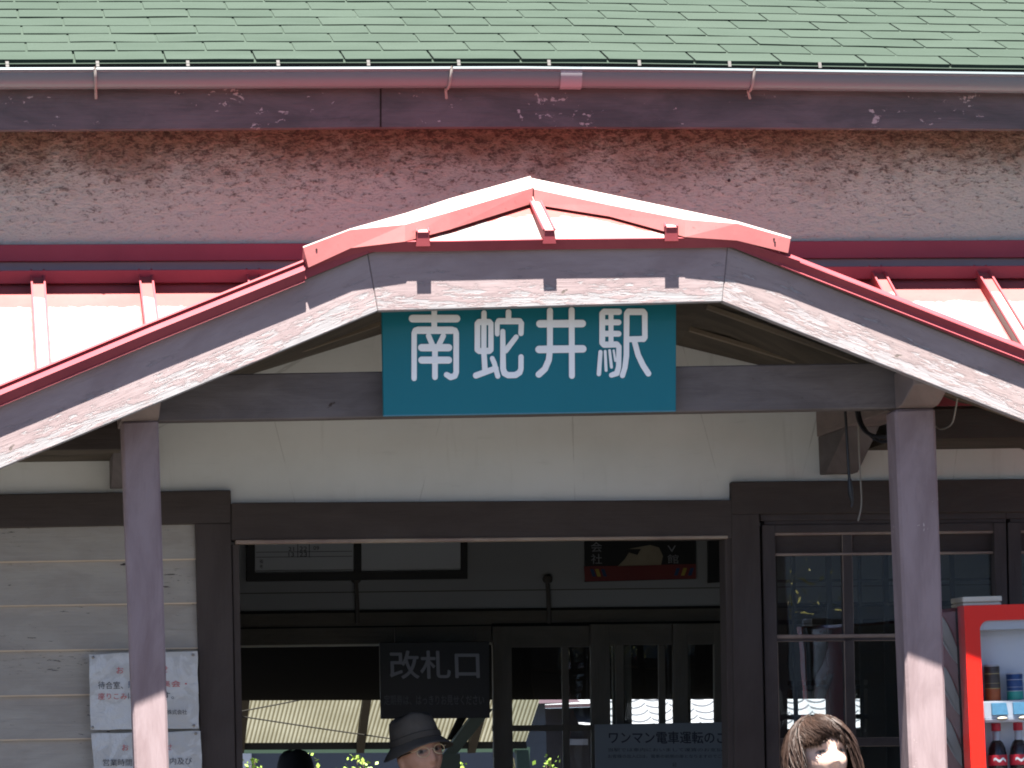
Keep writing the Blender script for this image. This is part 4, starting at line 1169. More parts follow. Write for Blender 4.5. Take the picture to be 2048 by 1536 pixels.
def drink(name, label, c, prof, mats, group, cat):
    mb = MB(); mb.lathe(c, prof, None, 28, mats); o = mb.build(name, None, smooth=True)
    return place(o, c, label, cat, group)
zc0 = zs1-.004
yc = YV+.066
def can(x, h, r_, body, low, band, label):
    c = Vector((x, yc, zc0))
    t_ = thing('drink_can', label, 'can', c, 'drink cans in the machine window')
    mb = MB(); mb.lathe(c, [(0, 0), (r_*.85, 0), (r_, .006), (r_, h*.36), (r_, h*.95), (r_*.88, h)], None, 28, [body, 'can_lid', low, body, 'can_lid']); mb.build('can_body', t_, smooth=True)
    mb = MB(); mb.lathe(c, [(r_+.0004, h*.36), (r_+.0006, h*.37), (r_+.0004, h*.38)], band, 28); mb.lathe(c, [(r_+.0004, h*.50), (r_+.0006, h*.505), (r_+.0004, h*.51)], band, 28); mb.lathe(c, [(r_+.0004, h*.75), (r_+.0006, h*.76), (r_+.0004, h*.77)], band, 28); mb.build('printed_band', t_)
    mb = MB(); mb.lathe(c, [(r_*.86, h-.001), (r_*.8, h-.004), (0, h-.004)], 'can_lid', 28); mb.build('lid', t_, smooth=True)
can(P(1998, 1400, YV).x, .121, .0255, 'can_brown', 'can_orange', 'can_gold', 'tall brown and orange drink can, left one on the machine shelf')
can(P(2043, 1400, YV).x, .093, .0265, 'can_blue', 'can_teal', 'can_lid', 'shorter blue and green drink can at the right picture edge')
zbot = P(2000, 1560, YV).z
def bottle(x, label):
    c = Vector((x, yc, zbot)); H = P(2000, 1481, YV).z-zbot
    t_ = thing('cola_bottle', label, 'bottle', c, 'cola bottles in the machine window')
    mb = MB(); mb.lathe(c, [(0, 0), (.026, 0), (.030, .012), (.031, H*.38), (.0305, H*.62), (.027, H*.80), (.020, H*.94), (.013, H)], 'cola_dark', 28); mb.build('bottle_body', t_, smooth=True)
    mb = MB(); mb.lathe(c, [(.0312, H*.36), (.0318, H*.37), (.0318, H*.62), (.031, H*.63)], 'cola_label', 28)
    mb.build('label', t_, smooth=True)
    mb = MB(); 
    for k in range(10):
        a0, a1 = R(-130+k*8), R(-130+(k+1)*8); w0, w1 = .004*math.sin(k*1.1)+H*.5, .004*math.sin((k+1)*1.1)+H*.5
        f = lambda a, z: c+Vector((.0322*math.cos(a), .0322*math.sin(a), z))
        mb.face([f(a0, w0-.0035), f(a1, w1-.0035), f(a1, w1+.0045), f(a0, w0+.0045)], 'sign_white')
    mb.build('script_mark', t_)
    mb = MB(); mb.lathe(c, [(.0125, H), (.0125, H+.028), (.011, H+.03)], 'clear_plastic', 20); mb.lathe(c, [(.015, H+.03), (.0155, H+.031), (.0155, H+.055), (0, H+.056)], 'cola_label', 20); mb.build('bottle_cap', t_, smooth=True)
bottle(P(2006, 1500, YV).x, 'dark cola bottle with red label, left one below the machine shelf')
bottle(P(2050, 1500, YV).x, 'dark cola bottle with red label cut by the right picture edge')
m = MB(); m.box((wx0, YI-.06, zbot-.01), (wx1, YI+.02, zbot-.001), 'machine_white'); m.build('lower_shelf', vm)

# ================================================================== BEYOND THE STATION
# shelter on the opposite platform
Y1, Y2 = 15.0, 15.75
sh = thing('platform_shelter', 'shelter with translucent corrugated roof on the far platform, seen through the doorway', 'shelter', (P(780, 1500, Y2).x, Y2, 0))
m = MB()
n = 1000; X0, X1 = P(-150, 1400, Y1).x, P(1083, 1400, Y1).x
A = [P(-150, 1370, Y1), P(1092, 1362, Y1), P(1049, 1493, Y2), P(-170, 1497, Y2)]
pitch = .031; cnt = int((A[1]-A[0]).length/pitch); seg = 8
upn = ((A[1]-A[0]).cross(A[3]-A[0])).normalized()
if upn.z < 0: upn = -upn
prev = None
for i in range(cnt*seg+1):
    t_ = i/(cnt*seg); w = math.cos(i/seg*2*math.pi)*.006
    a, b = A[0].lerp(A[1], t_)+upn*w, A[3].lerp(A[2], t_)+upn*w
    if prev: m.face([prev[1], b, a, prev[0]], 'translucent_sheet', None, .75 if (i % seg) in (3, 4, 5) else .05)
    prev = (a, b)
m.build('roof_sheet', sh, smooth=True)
for x0_, x1_ in ((250, 236), (492, 478), (735, 718), (975, 940)):
    m = MB(); a, b = P(x0_, 1366, Y1)-upn*.02, P(x1_+1, 1486, Y2-.04)-upn*.02; w = Vector((.030, 0, 0))
    m.prism([b-w, b+w, a+w, a-w], -upn*.07, 'rafter_dark'); m.build('rafter', sh)
m = MB(); m.quad_px((-170, 1489), (1052, 1483), (1054, 1497), (-170, 1503), Y2-.12, .10, 'black_void'); m.build('purlin', sh)
m = MB(); m.quad_px((-170, 1500), (1060, 1494), (1060, 1504), (-170, 1510), Y2+.02, .08, 'green_steel'); m.build('edge_beam', sh)
for px in (300, 1046):
    m = MB(); c = P(px, 1500, Y2-.1); m.box((c.x-.05, c.y, 0.002), (c.x+.05, c.y+.1, c.z), 'green_steel'); m.build('post', sh)
m = MB(); 
m.tube([P(470, 1425, Y1-.1), P(560, 1408, Y1-.1), P(640, 1392, Y1-.1)], .0055, 'black_void', 6); m.tube([P(470, 1431, Y1-.1), P(640, 1457, Y1+.1), P(800, 1480, Y1+.1)], .0055, 'black_void', 6)
m.build('brace_rod', sh)

# houses beyond the tracks
YH = 23.0
hs = thing('blue_grey_house', 'blue-grey walled low building beyond the far platform behind green shrubs', 'house', (P(780, 1540, YH).x, YH+2, 0))
m = MB(); a, b = P(300, 1500, YH), P(1093, 1500, YH); zt_ = P(700, 1415, YH).z
m.box((a.x, YH, .002), (b.x, YH+4, zt_), 'house_wall_blue'); m.build('wall', hs)
m = MB(); m.prism([(a.x-.3, YH-.35, zt_-.02), (a.x-.3, YH+4.3, zt_-.02), (a.x-.3, YH+2, zt_+.25)], (b.x-a.x+.6, 0, 0), 'house_trim_mauve', (0, 1, 0)); m.build('roof', hs)
m = MB(); c, e = P(480, 1508, YH), P(503, 1536, YH); m.prism([P(484, 1560, YH-.06), P(503, 1560, YH-.06), P(503, 1507, YH-.06), P(484, 1507, YH-.06)], (0, .06, 0), 'white_sheet'); m.build('shutter', hs)
hs = thing('mauve_house', 'grey-mauve house with purplish eaves seen through the sliding door panes', 'house', (P(1130, 1540, 26).x, 28, 0))
m = MB(); a, b = P(1062, 1500, 26), P(1225, 1500, 26); zt_ = P(1120, 1416, 26).z
m.box((a.x, 26, .002), (b.x, 30, zt_), 'house_wall_mauve'); m.build('wall', hs)
m = MB(); m.box((a.x-.2, 25.5, zt_), (b.x+.3, 25.56, zt_+.035), 'house_trim_mauve'); m.build('eave_fascia', hs)
m = MB(); m.prism([(a.x-.2, 25.5, zt_+.036), (a.x-.2, 30.4, zt_+.036), (a.x-.2, 28, zt_+1.0)], (b.x-a.x+.5, 0, 0), 'roof_tile_silver', (0, 1, 0)); m.build('roof', hs)
m = MB(); m.prism([P(1158, 1448, 25.5), P(1215, 1455, 25.5), P(1215, 1418, 25.9), P(1146, 1420, 25.9)], (0, .05, .02), 'roof_tile_silver'); m.build('lean_to_roof', hs)
m = MB(); m.prism([P(1140, 1490, 25.7), P(1176, 1490, 25.7), P(1176, 1478, 25.7), P(1140, 1478, 25.7)], (0, .2, 0), 'white_sheet'); m.build('box', hs)
# tiled house: real wavy tiles
YR = 24.5
ths = thing('tiled_house', 'low house with sunlit wavy silver roof tiles seen through the right door panes', 'house', (P(1520, 1500, YR).x, YR+2.5, 0))
m = MB()
a, b = P(1222, 1470, YR), P(2300, 1470, YR); zt0 = a.z; rows_, cols = 18, int((b.x-a.x)/.245)
sl = R(24); ex = .175
for r_ in range(rows_):
    for c_ in range(cols):
        xx = a.x+c_*.245; prevp = None
        for q in range(7):
            t_ = q/6; w = -.030*math.sin(t_*math.pi)+.020*max(0, t_-.8)/.2
            lft = 0
            base = Vector((xx+.245*t_, YR+r_*ex*math.cos(sl), zt0+r_*ex*math.sin(sl)+w+.022+lft))
            top = base+Vector((0, ex*1.15*math.cos(sl), ex*1.15*math.sin(sl)-.026)); bt = base+Vector((0, .004, -.026))
            if prevp:
                m.face([prevp[0], base, top, prevp[1]], 'roof_tile_silver'); m.face([prevp[2], bt, base, prevp[0]], 'roof_tile_silver')
            prevp = (base, top, bt)
m.build('tiled_roof', ths)
m = MB(); m.box((a.x+.2, YR+.4, .002), (b.x-.2, YR+4.5, zt0-.02), 'house_wall_mauve'); m.build('wall', ths)
# shrubs
def shrub(x, y, Y, n, spread, hpx, seed, label):
    rnd = random.Random(seed); base = P(x, y, Y); base.z = 0.002
    t_ = thing('leafy_shrub', label, 'shrub', base, 'shrubs beyond the far platform')
    top = P(x, y, Y); mb = MB(); ml = MB()
    for s_ in range(n):
        tx_ = top+Vector((rnd.uniform(-spread, spread), rnd.uniform(-.25, .25), rnd.uniform(-.22, 0)))
        b0 = base+Vector((rnd.uniform(-.1, .1), rnd.uniform(-.1, .1), 0))
        mid = b0.lerp(tx_, .6)+Vector((rnd.uniform(-.06, .06), 0, 0))
        mb.tube([b0, mid, tx_], [.012, .008, .003], 'stem_brown', 5)
        for k in range(44):
            f = rnd.random()**.6; c = mid.lerp(tx_, f)+Vector((rnd.gauss(0, .04), rnd.gauss(0, .04), rnd.gauss(0, .02)))
            u_ = Vector((rnd.gauss(0, 1), rnd.gauss(0, 1), rnd.gauss(.3, .7))).normalized(); v_ = u_.cross(Vector((rnd.gauss(0, 1), rnd.gauss(0, 1), 1))).normalized()
            L_ = rnd.uniform(.025, .055); W_ = L_*.36
            ml.face([c, c+u_*L_*.5+v_*W_, c+u_*L_, c+u_*L_*.5-v_*W_], 'leaf_lime')
    mb.build('stem', t_, smooth=True); ml.build('foliage', t_, weld=False, normals=False)
shrub(515, 1518, 18.5, 3, .06, 20, 1, 'lime green shrub tip at the left end of the row behind the dark cap')
shrub(560, 1510, 18.6, 2, .05, 20, 2, 'lime green shrub rising just behind the dark cap')
shrub(628, 1512, 18.4, 3, .06, 20, 3, 'lime green shrub immediately right of the dark cap')
shrub(682, 1514, 18.5, 2, .05, 20, 4, 'lime green shrub midway between the dark cap and grey hat')
shrub(723, 1506, 18.4, 3, .05, 20, 5, 'slender lime green shrub just left of the grey hat')
shrub(905, 1512, 18.6, 3, .07, 20, 6, 'lime green shrub right beside the man in the hat')
shrub(1045, 1506, 18.2, 7, .13, 20, 7, 'bushy lime green shrub behind the left panes of the sliding door')
shrub(1092, 1512, 18.4, 5, .12, 20, 8, 'lime green shrub behind the middle of the sliding door pane')
shrub(1145, 1530, 18.4, 3, .10, 20, 9, 'low lime green shrub behind the sliding door beside the notice board')

# ================================================================== PEOPLE
def voxel_union(mb, name, mat, voxel, smooth_it=4):
    me = bpy.data.meshes.new('tmp'); me.from_pydata([tuple(p) for p in mb.v], [], mb.f); me.update()
    bm = bmesh.new(); bm.from_mesh(me); bmesh.ops.remove_doubles(bm, verts=bm.verts, dist=1e-6); bmesh.ops.recalc_face_normals(bm, faces=bm.faces); bm.to_mesh(me); bm.free()
    o = bpy.data.objects.new('tmp', me); COL.objects.link(o)
    md = o.modifiers.new('r', 'REMESH'); md.mode = 'VOXEL'; md.voxel_size = voxel; md.use_smooth_shade = True
    if smooth_it:
        sm = o.modifiers.new('s', 'SMOOTH'); sm.factor = .5; sm.iterations = smooth_it
    dg = bpy.context.evaluated_depsgraph_get(); dg.update()
    out = bpy.data.meshes.new_from_object(o.evaluated_get(dg)); out.name = name
    bpy.data.objects.remove(o); bpy.data.meshes.remove(me)
    out.materials.clear(); out.materials.append(MATS[mat])
    out.polygons.foreach_set('use_smooth', [True]*len(out.polygons))
    return out

def gauss(x, s): return math.exp(-(x/s)**2)
def head_fn(p):
    """ellipsoid -> head: jaw, brow, sockets, nose, lips, chin (local metres, face towards -Y, z=0 at the eyes)"""
    x, y, z = p
    if z < 0:
        t = min(1, -z/.118); x *= 1-.34*t**1.7; y = y*(1-.10*t) if y > 0 else y*(1-.02*t)
    if z > .03: y *= 1.0
    if y < 0:
        fy = y
        f = gauss(x, .06)
        y += .010*(gauss(x-.031, .017)+gauss(x+.031, .017))*gauss(z+.002, .015)
        y -= .0055*gauss(abs(x)-.028, .022)*gauss(z-.021, .009)
        t = (-z)/.044
        if -.012 < z or True:
            ridge = 0
            if -.004 <= t <= 1.35: ridge = (.007+.016*min(1, max(0, t)))*gauss(x, .0085+.006*max(0, min(1, t)))
            if t > 1.0: ridge *= max(0, 1-(t-1.0)/.30)
            y -= ridge
        y -= .0065*gauss(z+.068, .0075)*gauss(x, .022)+.006*gauss(z+.083, .007)*gauss(x, .019)
        y -= .007*gauss(z+.108, .014)*gauss(x, .024)
        y -= .005*(gauss(x-.045, .02)+gauss(x+.045, .02))*gauss(z+.036, .02)
    return Vector((x, y, z))

def person(name, label, feet, height, head_rot, skin, top_mat, leg_mat, brow=(.03, .025, .02), iris=(.02, .012, .01), shoulder=.20, lip=(.33, .11, .10), squint=False):
    """standing figure in local metres facing -Y, arms relaxed; returns root, head matrix"""
    root = thing(name, label, 'person', feet)
    k = height/1.70; O = Vector(feet)
    eye = 1.585*k; HM = Matrix.Translation(O+Vector((0, -.02, 1.50*k))) @ head_rot @ Matrix.Translation(Vector((0, .0, eye-1.50*k)))
    b = MB(); W = lambda x, y, z: O+Vector((x*k, y*k, z*k))
    b.ellipsoid((0, 0, 0), (.0775, .094, .118), skin, 72, 56, head_fn)
    for s in (-1, 1):
        b.ellipsoid((s*.0745, .012, -.012), (.011, .019, .031), skin, 14, 12)
    b.v = [HM @ p for p in b.v]
    def cap(p0, p1, r0, r1):
        n = 6; b.tube([p0.lerp(p1, i/n) for i in range(n+1)], [lerp(r0, r1, i/n) for i in range(n+1)], skin, 16); b.ellipsoid(p0, (r0, r0, r0), skin, 16, 10); b.ellipsoid(p1, (r1, r1, r1), skin, 16, 10)
    cap(W(0, .0, 1.36), HM @ Vector((0, .02, -.075)), .058*k, .052*k)
    b.ellipsoid(W(0, 0, 1.18), (.155*k, .10*k, .24*k), skin, 24, 16); b.ellipsoid(W(0, .0, .93), (.15*k, .105*k, .16*k), skin, 24, 16)
    for s in (-1, 1):
        cap(W(s*.06, 0, 1.40), W(s*shoulder*.86, 0, 1.37), .05*k, .055*k)
        cap(W(s*shoulder*.9, 0, 1.36), W(s*(shoulder+.05), .02, 1.08), .048*k, .039*k); cap(W(s*(shoulder+.05), .02, 1.08), W(s*(shoulder+.045), -.04, .85), .039*k, .026*k)
        wr = W(s*(shoulder+.045), -.04, .85)
        b.ellipsoid(wr+Vector((0, -.008, -.05))*k, (.016*k, .036*k, .05*k), skin, 14, 10)
        for f, (yo, ln) in enumerate(((-.034, .070), (-.014, .080), (.006, .074), (.024, .058))):
            p0 = wr+Vector((0, yo, -.088))*k; p1 = p0+Vector((-s*.008, -.002, -ln*.5))*k; p2 = p1+Vector((-s*.016, 0, -ln*.45))*k
            cap(p0, p1, .0095*k, .0088*k); cap(p1, p2, .0088*k, .0075*k)
        p0 = wr+Vector((-s*.004, -.034, -.03))*k; p1 = p0+Vector((-s*.014, -.030, -.034))*k; p2 = p1+Vector((-s*.006, -.008, -.03))*k
        cap(p0, p1, .012*k, .0105*k); cap(p1, p2, .0105*k, .008*k)
        cap(W(s*.085, 0, .90), W(s*.095, -.01, .50), .082*k, .054*k); cap(W(s*.095, -.01, .50), W(s*.10, .02, .09), .050*k, .036*k)
        b.ellipsoid(W(s*.10, -.05, .045), (.042*k, .115*k, .043*k), skin, 16, 10)
    me = voxel_union(b, name, skin, .0055, 3)
    col = me.color_attributes.new('feature', 'FLOAT_COLOR', 'POINT'); inv = HM.inverted()
    vals = []
    for v in me.vertices:
        p = inv @ v.co; c = (0, 0, 0, 0)
        if p.y < -.03 and abs(p.x) < .075 and -.12 < p.z < .06:
            ax = abs(p.x)-.031
            e = (ax/.0135)**2+((p.z+.001)/(.0058 if not squint else .0040))**2
            bw = gauss(ax-.002, .019)*gauss(p.z-.024+.10*ax*ax*40, .0045)
            lp = gauss(p.x, .019)*gauss(p.z+.074, .0085)
            if e < 1.0:
                c = (*iris, 1) if abs(ax) < .0060 else (.30, .25, .22, 1)
            elif e < 2.0: c = (brow[0]*1.2, brow[1]*1.1, brow[2], .75)
            elif bw > .25: c = (*brow, min(.85, bw))
            elif lp > .25: c = (*lip, min(.8, lp))
        vals += c
    col.data.foreach_set('color', vals)
    o = link_obj('body', me, root)
    # clothing
    b = MB(); skin_ = skin
    b.ellipsoid(W(0, .005, 1.16), (.178*k, .125*k, .27*k), top_mat, 24, 16); b.ellipsoid(W(0, .0, .96), (.175*k, .128*k, .16*k), top_mat, 24, 16)
    for s in (-1, 1):
        cap(W(s*.05, 0.005, 1.40), W(s*shoulder*.88, 0, 1.375), .058*k, .068*k)
        cap(W(s*shoulder*.92, 0, 1.36), W(s*(shoulder+.05), .02, 1.08), .066*k, .054*k); cap(W(s*(shoulder+.05), .02, 1.08), W(s*(shoulder+.046), -.03, .88), .054*k, .042*k)
    b.tube([W(0, .004, 1.395), W(0, .006, 1.445)], [.075*k, .066*k], top_mat, 24)
    link_obj('jacket', voxel_union(b, 'jacket', top_mat, .011, 2), root)
    b = MB(); b.ellipsoid(W(0, .0, .92), (.165*k, .118*k, .12*k), leg_mat, 24, 16)
    for s in (-1, 1): cap(W(s*.085, 0, .88), W(s*.095, -.01, .50), .094*k, .068*k); cap(W(s*.095, -.01, .50), W(s*.10, .02, .07), .068*k, .056*k)
    link_obj('trousers', voxel_union(b, 'trousers', leg_mat, .011, 2), root)
    for s in (-1, 1):
        mb = MB(); mb.ellipsoid(W(s*.10, -.05, .048), (.050*k, .128*k, .052*k), 'shoe_black', 18, 12); mb.build('shoe', root, smooth=True)
    return root, HM
def rotm(yaw, pitch, roll): return Matrix.Rotation(R(yaw), 4, 'Z') @ Matrix.Rotation(R(roll), 4, 'Y') @ Matrix.Rotation(R(pitch), 4, 'X')

# man in a bucket hat just inside the doorway
YM = 1.62
em = P(846, 1506, YM)
man_h = (em.z-.05)/1.585*1.70
man, HM = person('person', 'older man in grey bucket hat and thin glasses standing inside the doorway', Vector((em.x, YM, .05)), man_h, rotm(20, -10, -9), 'skin_tanned', 'jacket_grey', 'trousers_dark', brow=(.12, .10, .09))
m = MB()
hp = [(0, .143), (.040, .142), (.064, .137), (.076, .126), (.083, .095), (.088, .055), (.0905, .046), (.090, .044)]
def hatpt(r_, z, a):
    # oval crown, brim drooping
    x, y = math.cos(a)*r_*1.0, math.sin(a)*r_*1.16
    droop = 0
    if r_ > .091: droop = -(r_-.091)*(.55+.25*math.cos(2*a))
    cr_ = .006*math.sin(3*a+1)*(1 if z > .1 else .3)
    return HM @ Vector((x*(1+cr_*.5), y+.006, z+droop+cr_))
brim = [(.0905, .044), (.100, .040), (.112, .034), (.124, .028), (.1245, .025), (.112, .030), (.098, .037), (.088, .040), (.082, .060)]
def ring_surface(mb, prof, mat, seg=48):
    for (r0, z0), (r1, z1) in zip(prof, prof[1:]):
        for k_ in range(seg):
            a0, a1 = 2*math.pi*k_/seg, 2*math.pi*(k_+1)/seg
            q = [hatpt(r0, z0, a0), hatpt(r0, z0, a1), hatpt(r1, z1, a1), hatpt(r1, z1, a0)]
            mb.face(q if r0 > 1e-6 else [q[0], q[2], q[3]], mat)
ring_surface(m, hp, 'hat_cloth'); ring_surface(m, brim, 'hat_cloth')
hat = m.build('bucket_hat', man, smooth=True)
m = MB(); ring_surface(m, [(.0875, .068), (.0915, .066), (.0925, .047), (.090, .044)], 'hat_band'); m.build('hat_band', hat, smooth=True)
# spectacles
gls = MB()
def loc(x, y, z): return HM @ Vector((x, y, z))
for s in (-1, 1):
    pts = [loc(s*.0325+.0225*math.cos(a*math.pi/12), -.099+.008*abs(math.cos(a*math.pi/12))*(1 if s*math.cos(a*math.pi/12) > 0 else 0), -.006+.0175*math.sin(a*math.pi/12)) for a in range(25)]
    gls.tube(pts, .0016, 'wire_gold', 6, caps=False)
    gls.tube([loc(s*.055, -.092, .002), loc(s*.071, -.078, .004)], .0014, 'wire_gold', 6)
    gls.tube([loc(s*.071, -.078, .004), loc(s*.083, -.02, .004), loc(s*.083, .015, -.002)], .0024, 'temple_dark', 6)
gls.tube([loc(-.010, -.100, -.002), loc(0, -.104, .001), loc(.010, -.100, -.002)], .0012, 'wire_gold', 6)
sg_ = gls.build('spectacles', man, smooth=True)
m = MB()
for s in (-1, 1): m.face([loc(s*.0325+.0222*math.cos(a*math.pi/10), -.0988+.008*abs(math.cos(a*math.pi/10))*(1 if s*math.cos(a*math.pi/10) > 0 else 0), -.006+.0172*math.sin(a*math.pi/10)) for a in range(20)], 'spectacle_glass')
m.build('lens', sg_)

# hair made of many fine tapering locks
def hair(root, HM, mat, n, seed, fringe, side, back, scale=(1, 1, 1), puff=.016):
    rnd = random.Random(seed); hb = MB()
    rx, ry, rz = .0745+.009, .094+.010, .118+.008
    # base cap so no scalp shows
    def capfn(p):
        return p
    seg, rings = 40, 20
    def keep(p): 
        if p.y < -.02: return p.z > fringe+.012
        if abs(p.x) > .05 and p.y < .03: return p.z > side+.02
        return p.z > back+.02
    for i in range(rings):
        for k_ in range(seg):
            q = []
            for (ii, kk) in ((i, k_), (i+1, k_), (i+1, k_+1), (i, k_+1)):
                th = math.pi*ii/rings; ph = 2*math.pi*kk/seg
                q.append(Vector((math.sin(th)*math.cos(ph)*rx, math.sin(th)*math.sin(ph)*ry+.004, math.cos(th)*rz)))
            if all(keep(p) for p in q): hb.face([HM @ p for p in q] if i else [HM @ q[0], HM @ q[1], HM @ q[2]], mat, None, .12)
    crown = Vector((.012, .030, .118))
    for j in range(n):
        ph = rnd.uniform(0, 2*math.pi); 
        wav = rnd.gauss(.42, .16) if math.sin(ph) < -.2 else rnd.gauss(.05, .15)
        end_z = fringe if math.sin(ph+wav) < -.52 else (side if math.sin(ph+wav) < .3 else back)
        end_z += rnd.uniform(-.022, .022)+(.020*math.sin(ph*3+1) if math.sin(ph) < -.45 else 0)
        pts = []; clump = mnoise.noise(Vector((math.cos(ph)*3, math.sin(ph)*3, j % 7))); pf = puff*(rnd.uniform(.45, 1.0)+.45*clump)*(.38 if math.sin(ph+wav) < -.45 else 1); th0 = rnd.uniform(.05, .75); steps = 9; ph_e = ph+wav
        zt_ = math.cos(th0)
        for s_ in range(steps+1):
            t = s_/steps; z = lerp(rz*math.cos(th0), end_z, t)
            zz = max(-1, min(1, z/rz)); th = math.acos(zz); rr = math.sin(min(th, math.pi/2))
            a = ph+(ph_e-ph)*t+.09*math.sin(t*6+clump*11)
            f = pf*(math.sin(min(1, .25+t)*math.pi*.55)+.13*math.sin(t*8+clump*14)+.25*max(0, t-.75)*(1 if math.sin(ph) > -.45 else 0)*rnd.uniform(0, 1.6))
            pts.append(Vector((math.cos(a)*(rx+f)*rr*scale[0], math.sin(a)*(ry+f)*rr*scale[1]+.004, (z+f*.9*max(0, zz)))))
        wmax = rnd.uniform(.0016, .0036); fly = rnd.random() < .06; pf = pf*(1.9 if fly else 1); wmax = .0009 if fly else wmax; tone = min(1, max(.02, rnd.gauss(.40, .16)+.55*clump))
        for s_ in range(steps):
            t0, t1 = s_/steps, (s_+1)/steps
            w0, w1 = wmax*(1-t0**3)*min(1, .4+3*t0), wmax*(1-t1**3)*min(1, .4+3*t1)
            p0, p1 = pts[s_], pts[s_+1]; dr = (p1-p0).normalized(); nn = p0.copy(); nn.z *= .6; nn.normalize(); sd = dr.cross(nn).normalized()
            rg = nn*.0016
            hb.face([HM @ (p0-sd*w0), HM @ (p1-sd*w1), HM @ (p1+rg), HM @ (p0+rg)], mat, None, tone)
            hb.face([HM @ (p0+rg), HM @ (p1+rg), HM @ (p1+sd*w1), HM @ (p0+sd*w0)], mat, None, tone)
    return hb.build('hair', root, weld=False, normals=False, smooth=False)

# woman in front of the windows, in the sun
YQ = -.42
ew = P(1652, 1514, YQ)
wo_h = (ew.z)/1.585*1.70
wo, HW = person('person', 'woman with short wavy brown hair standing in the sun before the windows', Vector((ew.x-.01, YQ, 0.002)), wo_h, rotm(12, -16, -2), 'skin_fair', 'shirt_cream', 'trousers_dark', shoulder=.175, brow=(.05, .03, .022), squint=True)
hair(wo, HW, 'hair_brown', 5200, 5, .033, -.105, -.115, (1.05, 1.0, 1), .024)
# person in a dark cap on the platform
YK = 6.6
ek = P(592, 1560, YK)
cp, HK = person('person', 'person in a rounded black cap standing on the platform, only cap top showing', Vector((ek.x, YK, .05)), (ek.z-.05)/1.585*1.70, rotm(20, 0, 0), 'skin_shade', 'trousers_dark', 'trousers_dark')
m = MB(); HM = HK
capp = [(0, .146), (.03, .1455), (.055, .138), (.075, .118), (.087, .085), (.092, .05), (.093, .03), (.090, .028)]
ring_surface(m, capp, 'cap_black')
for i in range(10):
    a0, a1 = R(-160+i*14), R(-160+(i+1)*14)
    m.face([HM @ Vector((math.cos(a0)*.09, math.sin(a0)*.104, .034)), HM @ Vector((math.cos(a1)*.09, math.sin(a1)*.104, .034)), HM @ Vector((math.cos(a1)*.115, math.sin(a1)*.175, .018)), HM @ Vector((math.cos(a0)*.115, math.sin(a0)*.175, .018))], 'cap_black')
m.build('cap', cp, smooth=True)
m = MB(); m.lathe((0, 0, 0), [(.0, .1485), (.006, .148), (.008, .145)], 'cap_black', 12); m.v = [HM @ p for p in m.v]; m.build('cap_button', cp)

# buildings across the forecourt: they stand behind the camera and show as reflections in the panes
oh = thing('street_house', 'pale blue-grey house across the forecourt, showing as a reflection in the window panes', 'house', (4.5, -24, 0))
m = MB(); m.box((-2.5, -32, .002), (10.5, -24, 5.4), 'street_wall'); m.build('wall', oh)
m = MB()
for k in range(4):
    x = -1.4+k*3.0
    for z0, z1 in ((.9, 2.1), (3.4, 4.6)): m.box((x, -24, z0), (x+1.7, -23.94, z1), 'black_board')
m.build('window', oh)
m = MB(); m.prism([(-3.1, -23.3, 5.3), (-3.1, -32.6, 5.3), (-3.1, -28, 7.6)], (14.2, 0, 0), 'grey_flashing', (0, 1, 0)); m.build('roof', oh)
tr = thing('blossom_tree', 'small yellow-leaved tree across the forecourt, showing as a reflection in the panes', 'tree', (4.6, -19.5, 0))
rnd = random.Random(11); m = MB(); f = MB()
m.tube([(4.6, -19.5, 0), (4.65, -19.5, 1.0), (4.55, -19.5, 2.0)], [.10, .08, .06], 'stem_brown', 8)
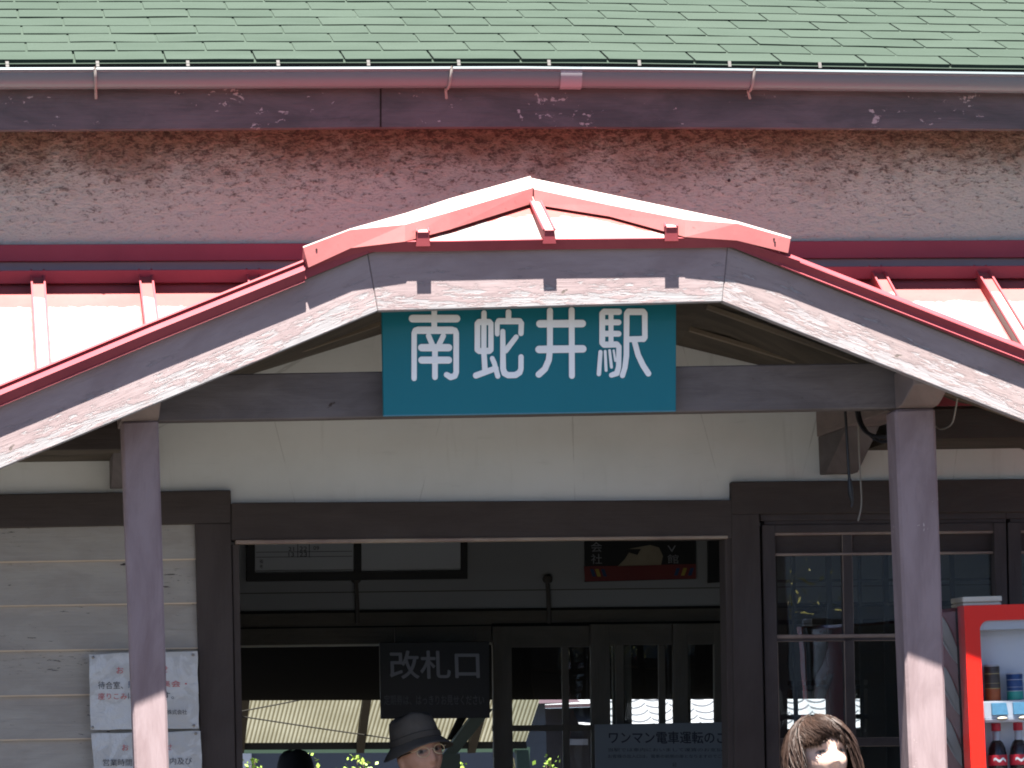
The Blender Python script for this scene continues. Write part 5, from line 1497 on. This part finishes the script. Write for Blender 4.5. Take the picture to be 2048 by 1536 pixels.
for k in range(26):
    a, b = rnd.uniform(0, 6.28), rnd.uniform(.5, 1.9); p0 = Vector((4.58, -19.5, rnd.uniform(1.1, 2.0))); p2 = p0+Vector((math.cos(a)*b, math.sin(a)*b, rnd.uniform(.3, 2.3)))
    p1 = p0.lerp(p2, .5)+Vector((0, 0, -.12)); m.tube([p0, p1, p2], [.035, .02, .006], 'stem_brown', 6)
    for j in range(70):
        c = p1.lerp(p2, rnd.random()**.7)+Vector((rnd.gauss(0, .12), rnd.gauss(0, .12), rnd.gauss(0, .10))); u_ = Vector((rnd.gauss(0, 1), rnd.gauss(0, 1), rnd.gauss(0, 1))).normalized(); v_ = u_.orthogonal().normalized(); L_ = rnd.uniform(.035, .075)
        f.face([c, c+u_*L_*.5+v_*L_*.3, c+u_*L_, c+u_*L_*.5-v_*L_*.3], 'leaf_yellow')
m.build('trunk', tr, smooth=True); f.build('crown', tr, weld=False, normals=False)

# ================================================================== LIGHT
EL, AZ = R(74), R(5.7)
sv = Vector((-math.sin(AZ)*math.cos(EL), -math.cos(AZ)*math.cos(EL), math.sin(EL)))
sd = bpy.data.lights.new('sun', 'SUN'); sd.energy = 5.0; sd.angle = R(.53); sd.color = (1.0, .955, .89)
so = bpy.data.objects.new('sun', sd); COL.objects.link(so); so.rotation_euler = (-sv).to_track_quat('-Z', 'Y').to_euler(); so.location = sv*30
w = bpy.data.worlds.new('World'); scn.world = w; w.use_nodes = True
nt = w.node_tree; bg = nt.nodes['Background']; sky = nt.nodes.new('ShaderNodeTexSky')
sky.sky_type = 'NISHITA'; sky.sun_disc = False; sky.sun_elevation = EL; sky.sun_rotation = math.atan2(sv.x, sv.y)
sky.air_density = .30; sky.dust_density = .2; sky.ozone_density = 1.0
nt.links.new(sky.outputs[0], bg.inputs[0]); bg.inputs[1].default_value = .05
vs = scn.view_settings; vs.view_transform = 'Standard'; vs.look = 'None'; vs.gamma = 1; vs.exposure = 2.92; vs.use_curve_mapping = False
scn.render.engine = 'CYCLES'
cy = scn.cycles; cy.max_bounces = 10; cy.diffuse_bounces = 6; cy.transparent_max_bounces = 16; cy.use_denoising = True; cy.filter_width = 1.9
cy.sample_clamp_indirect = 8
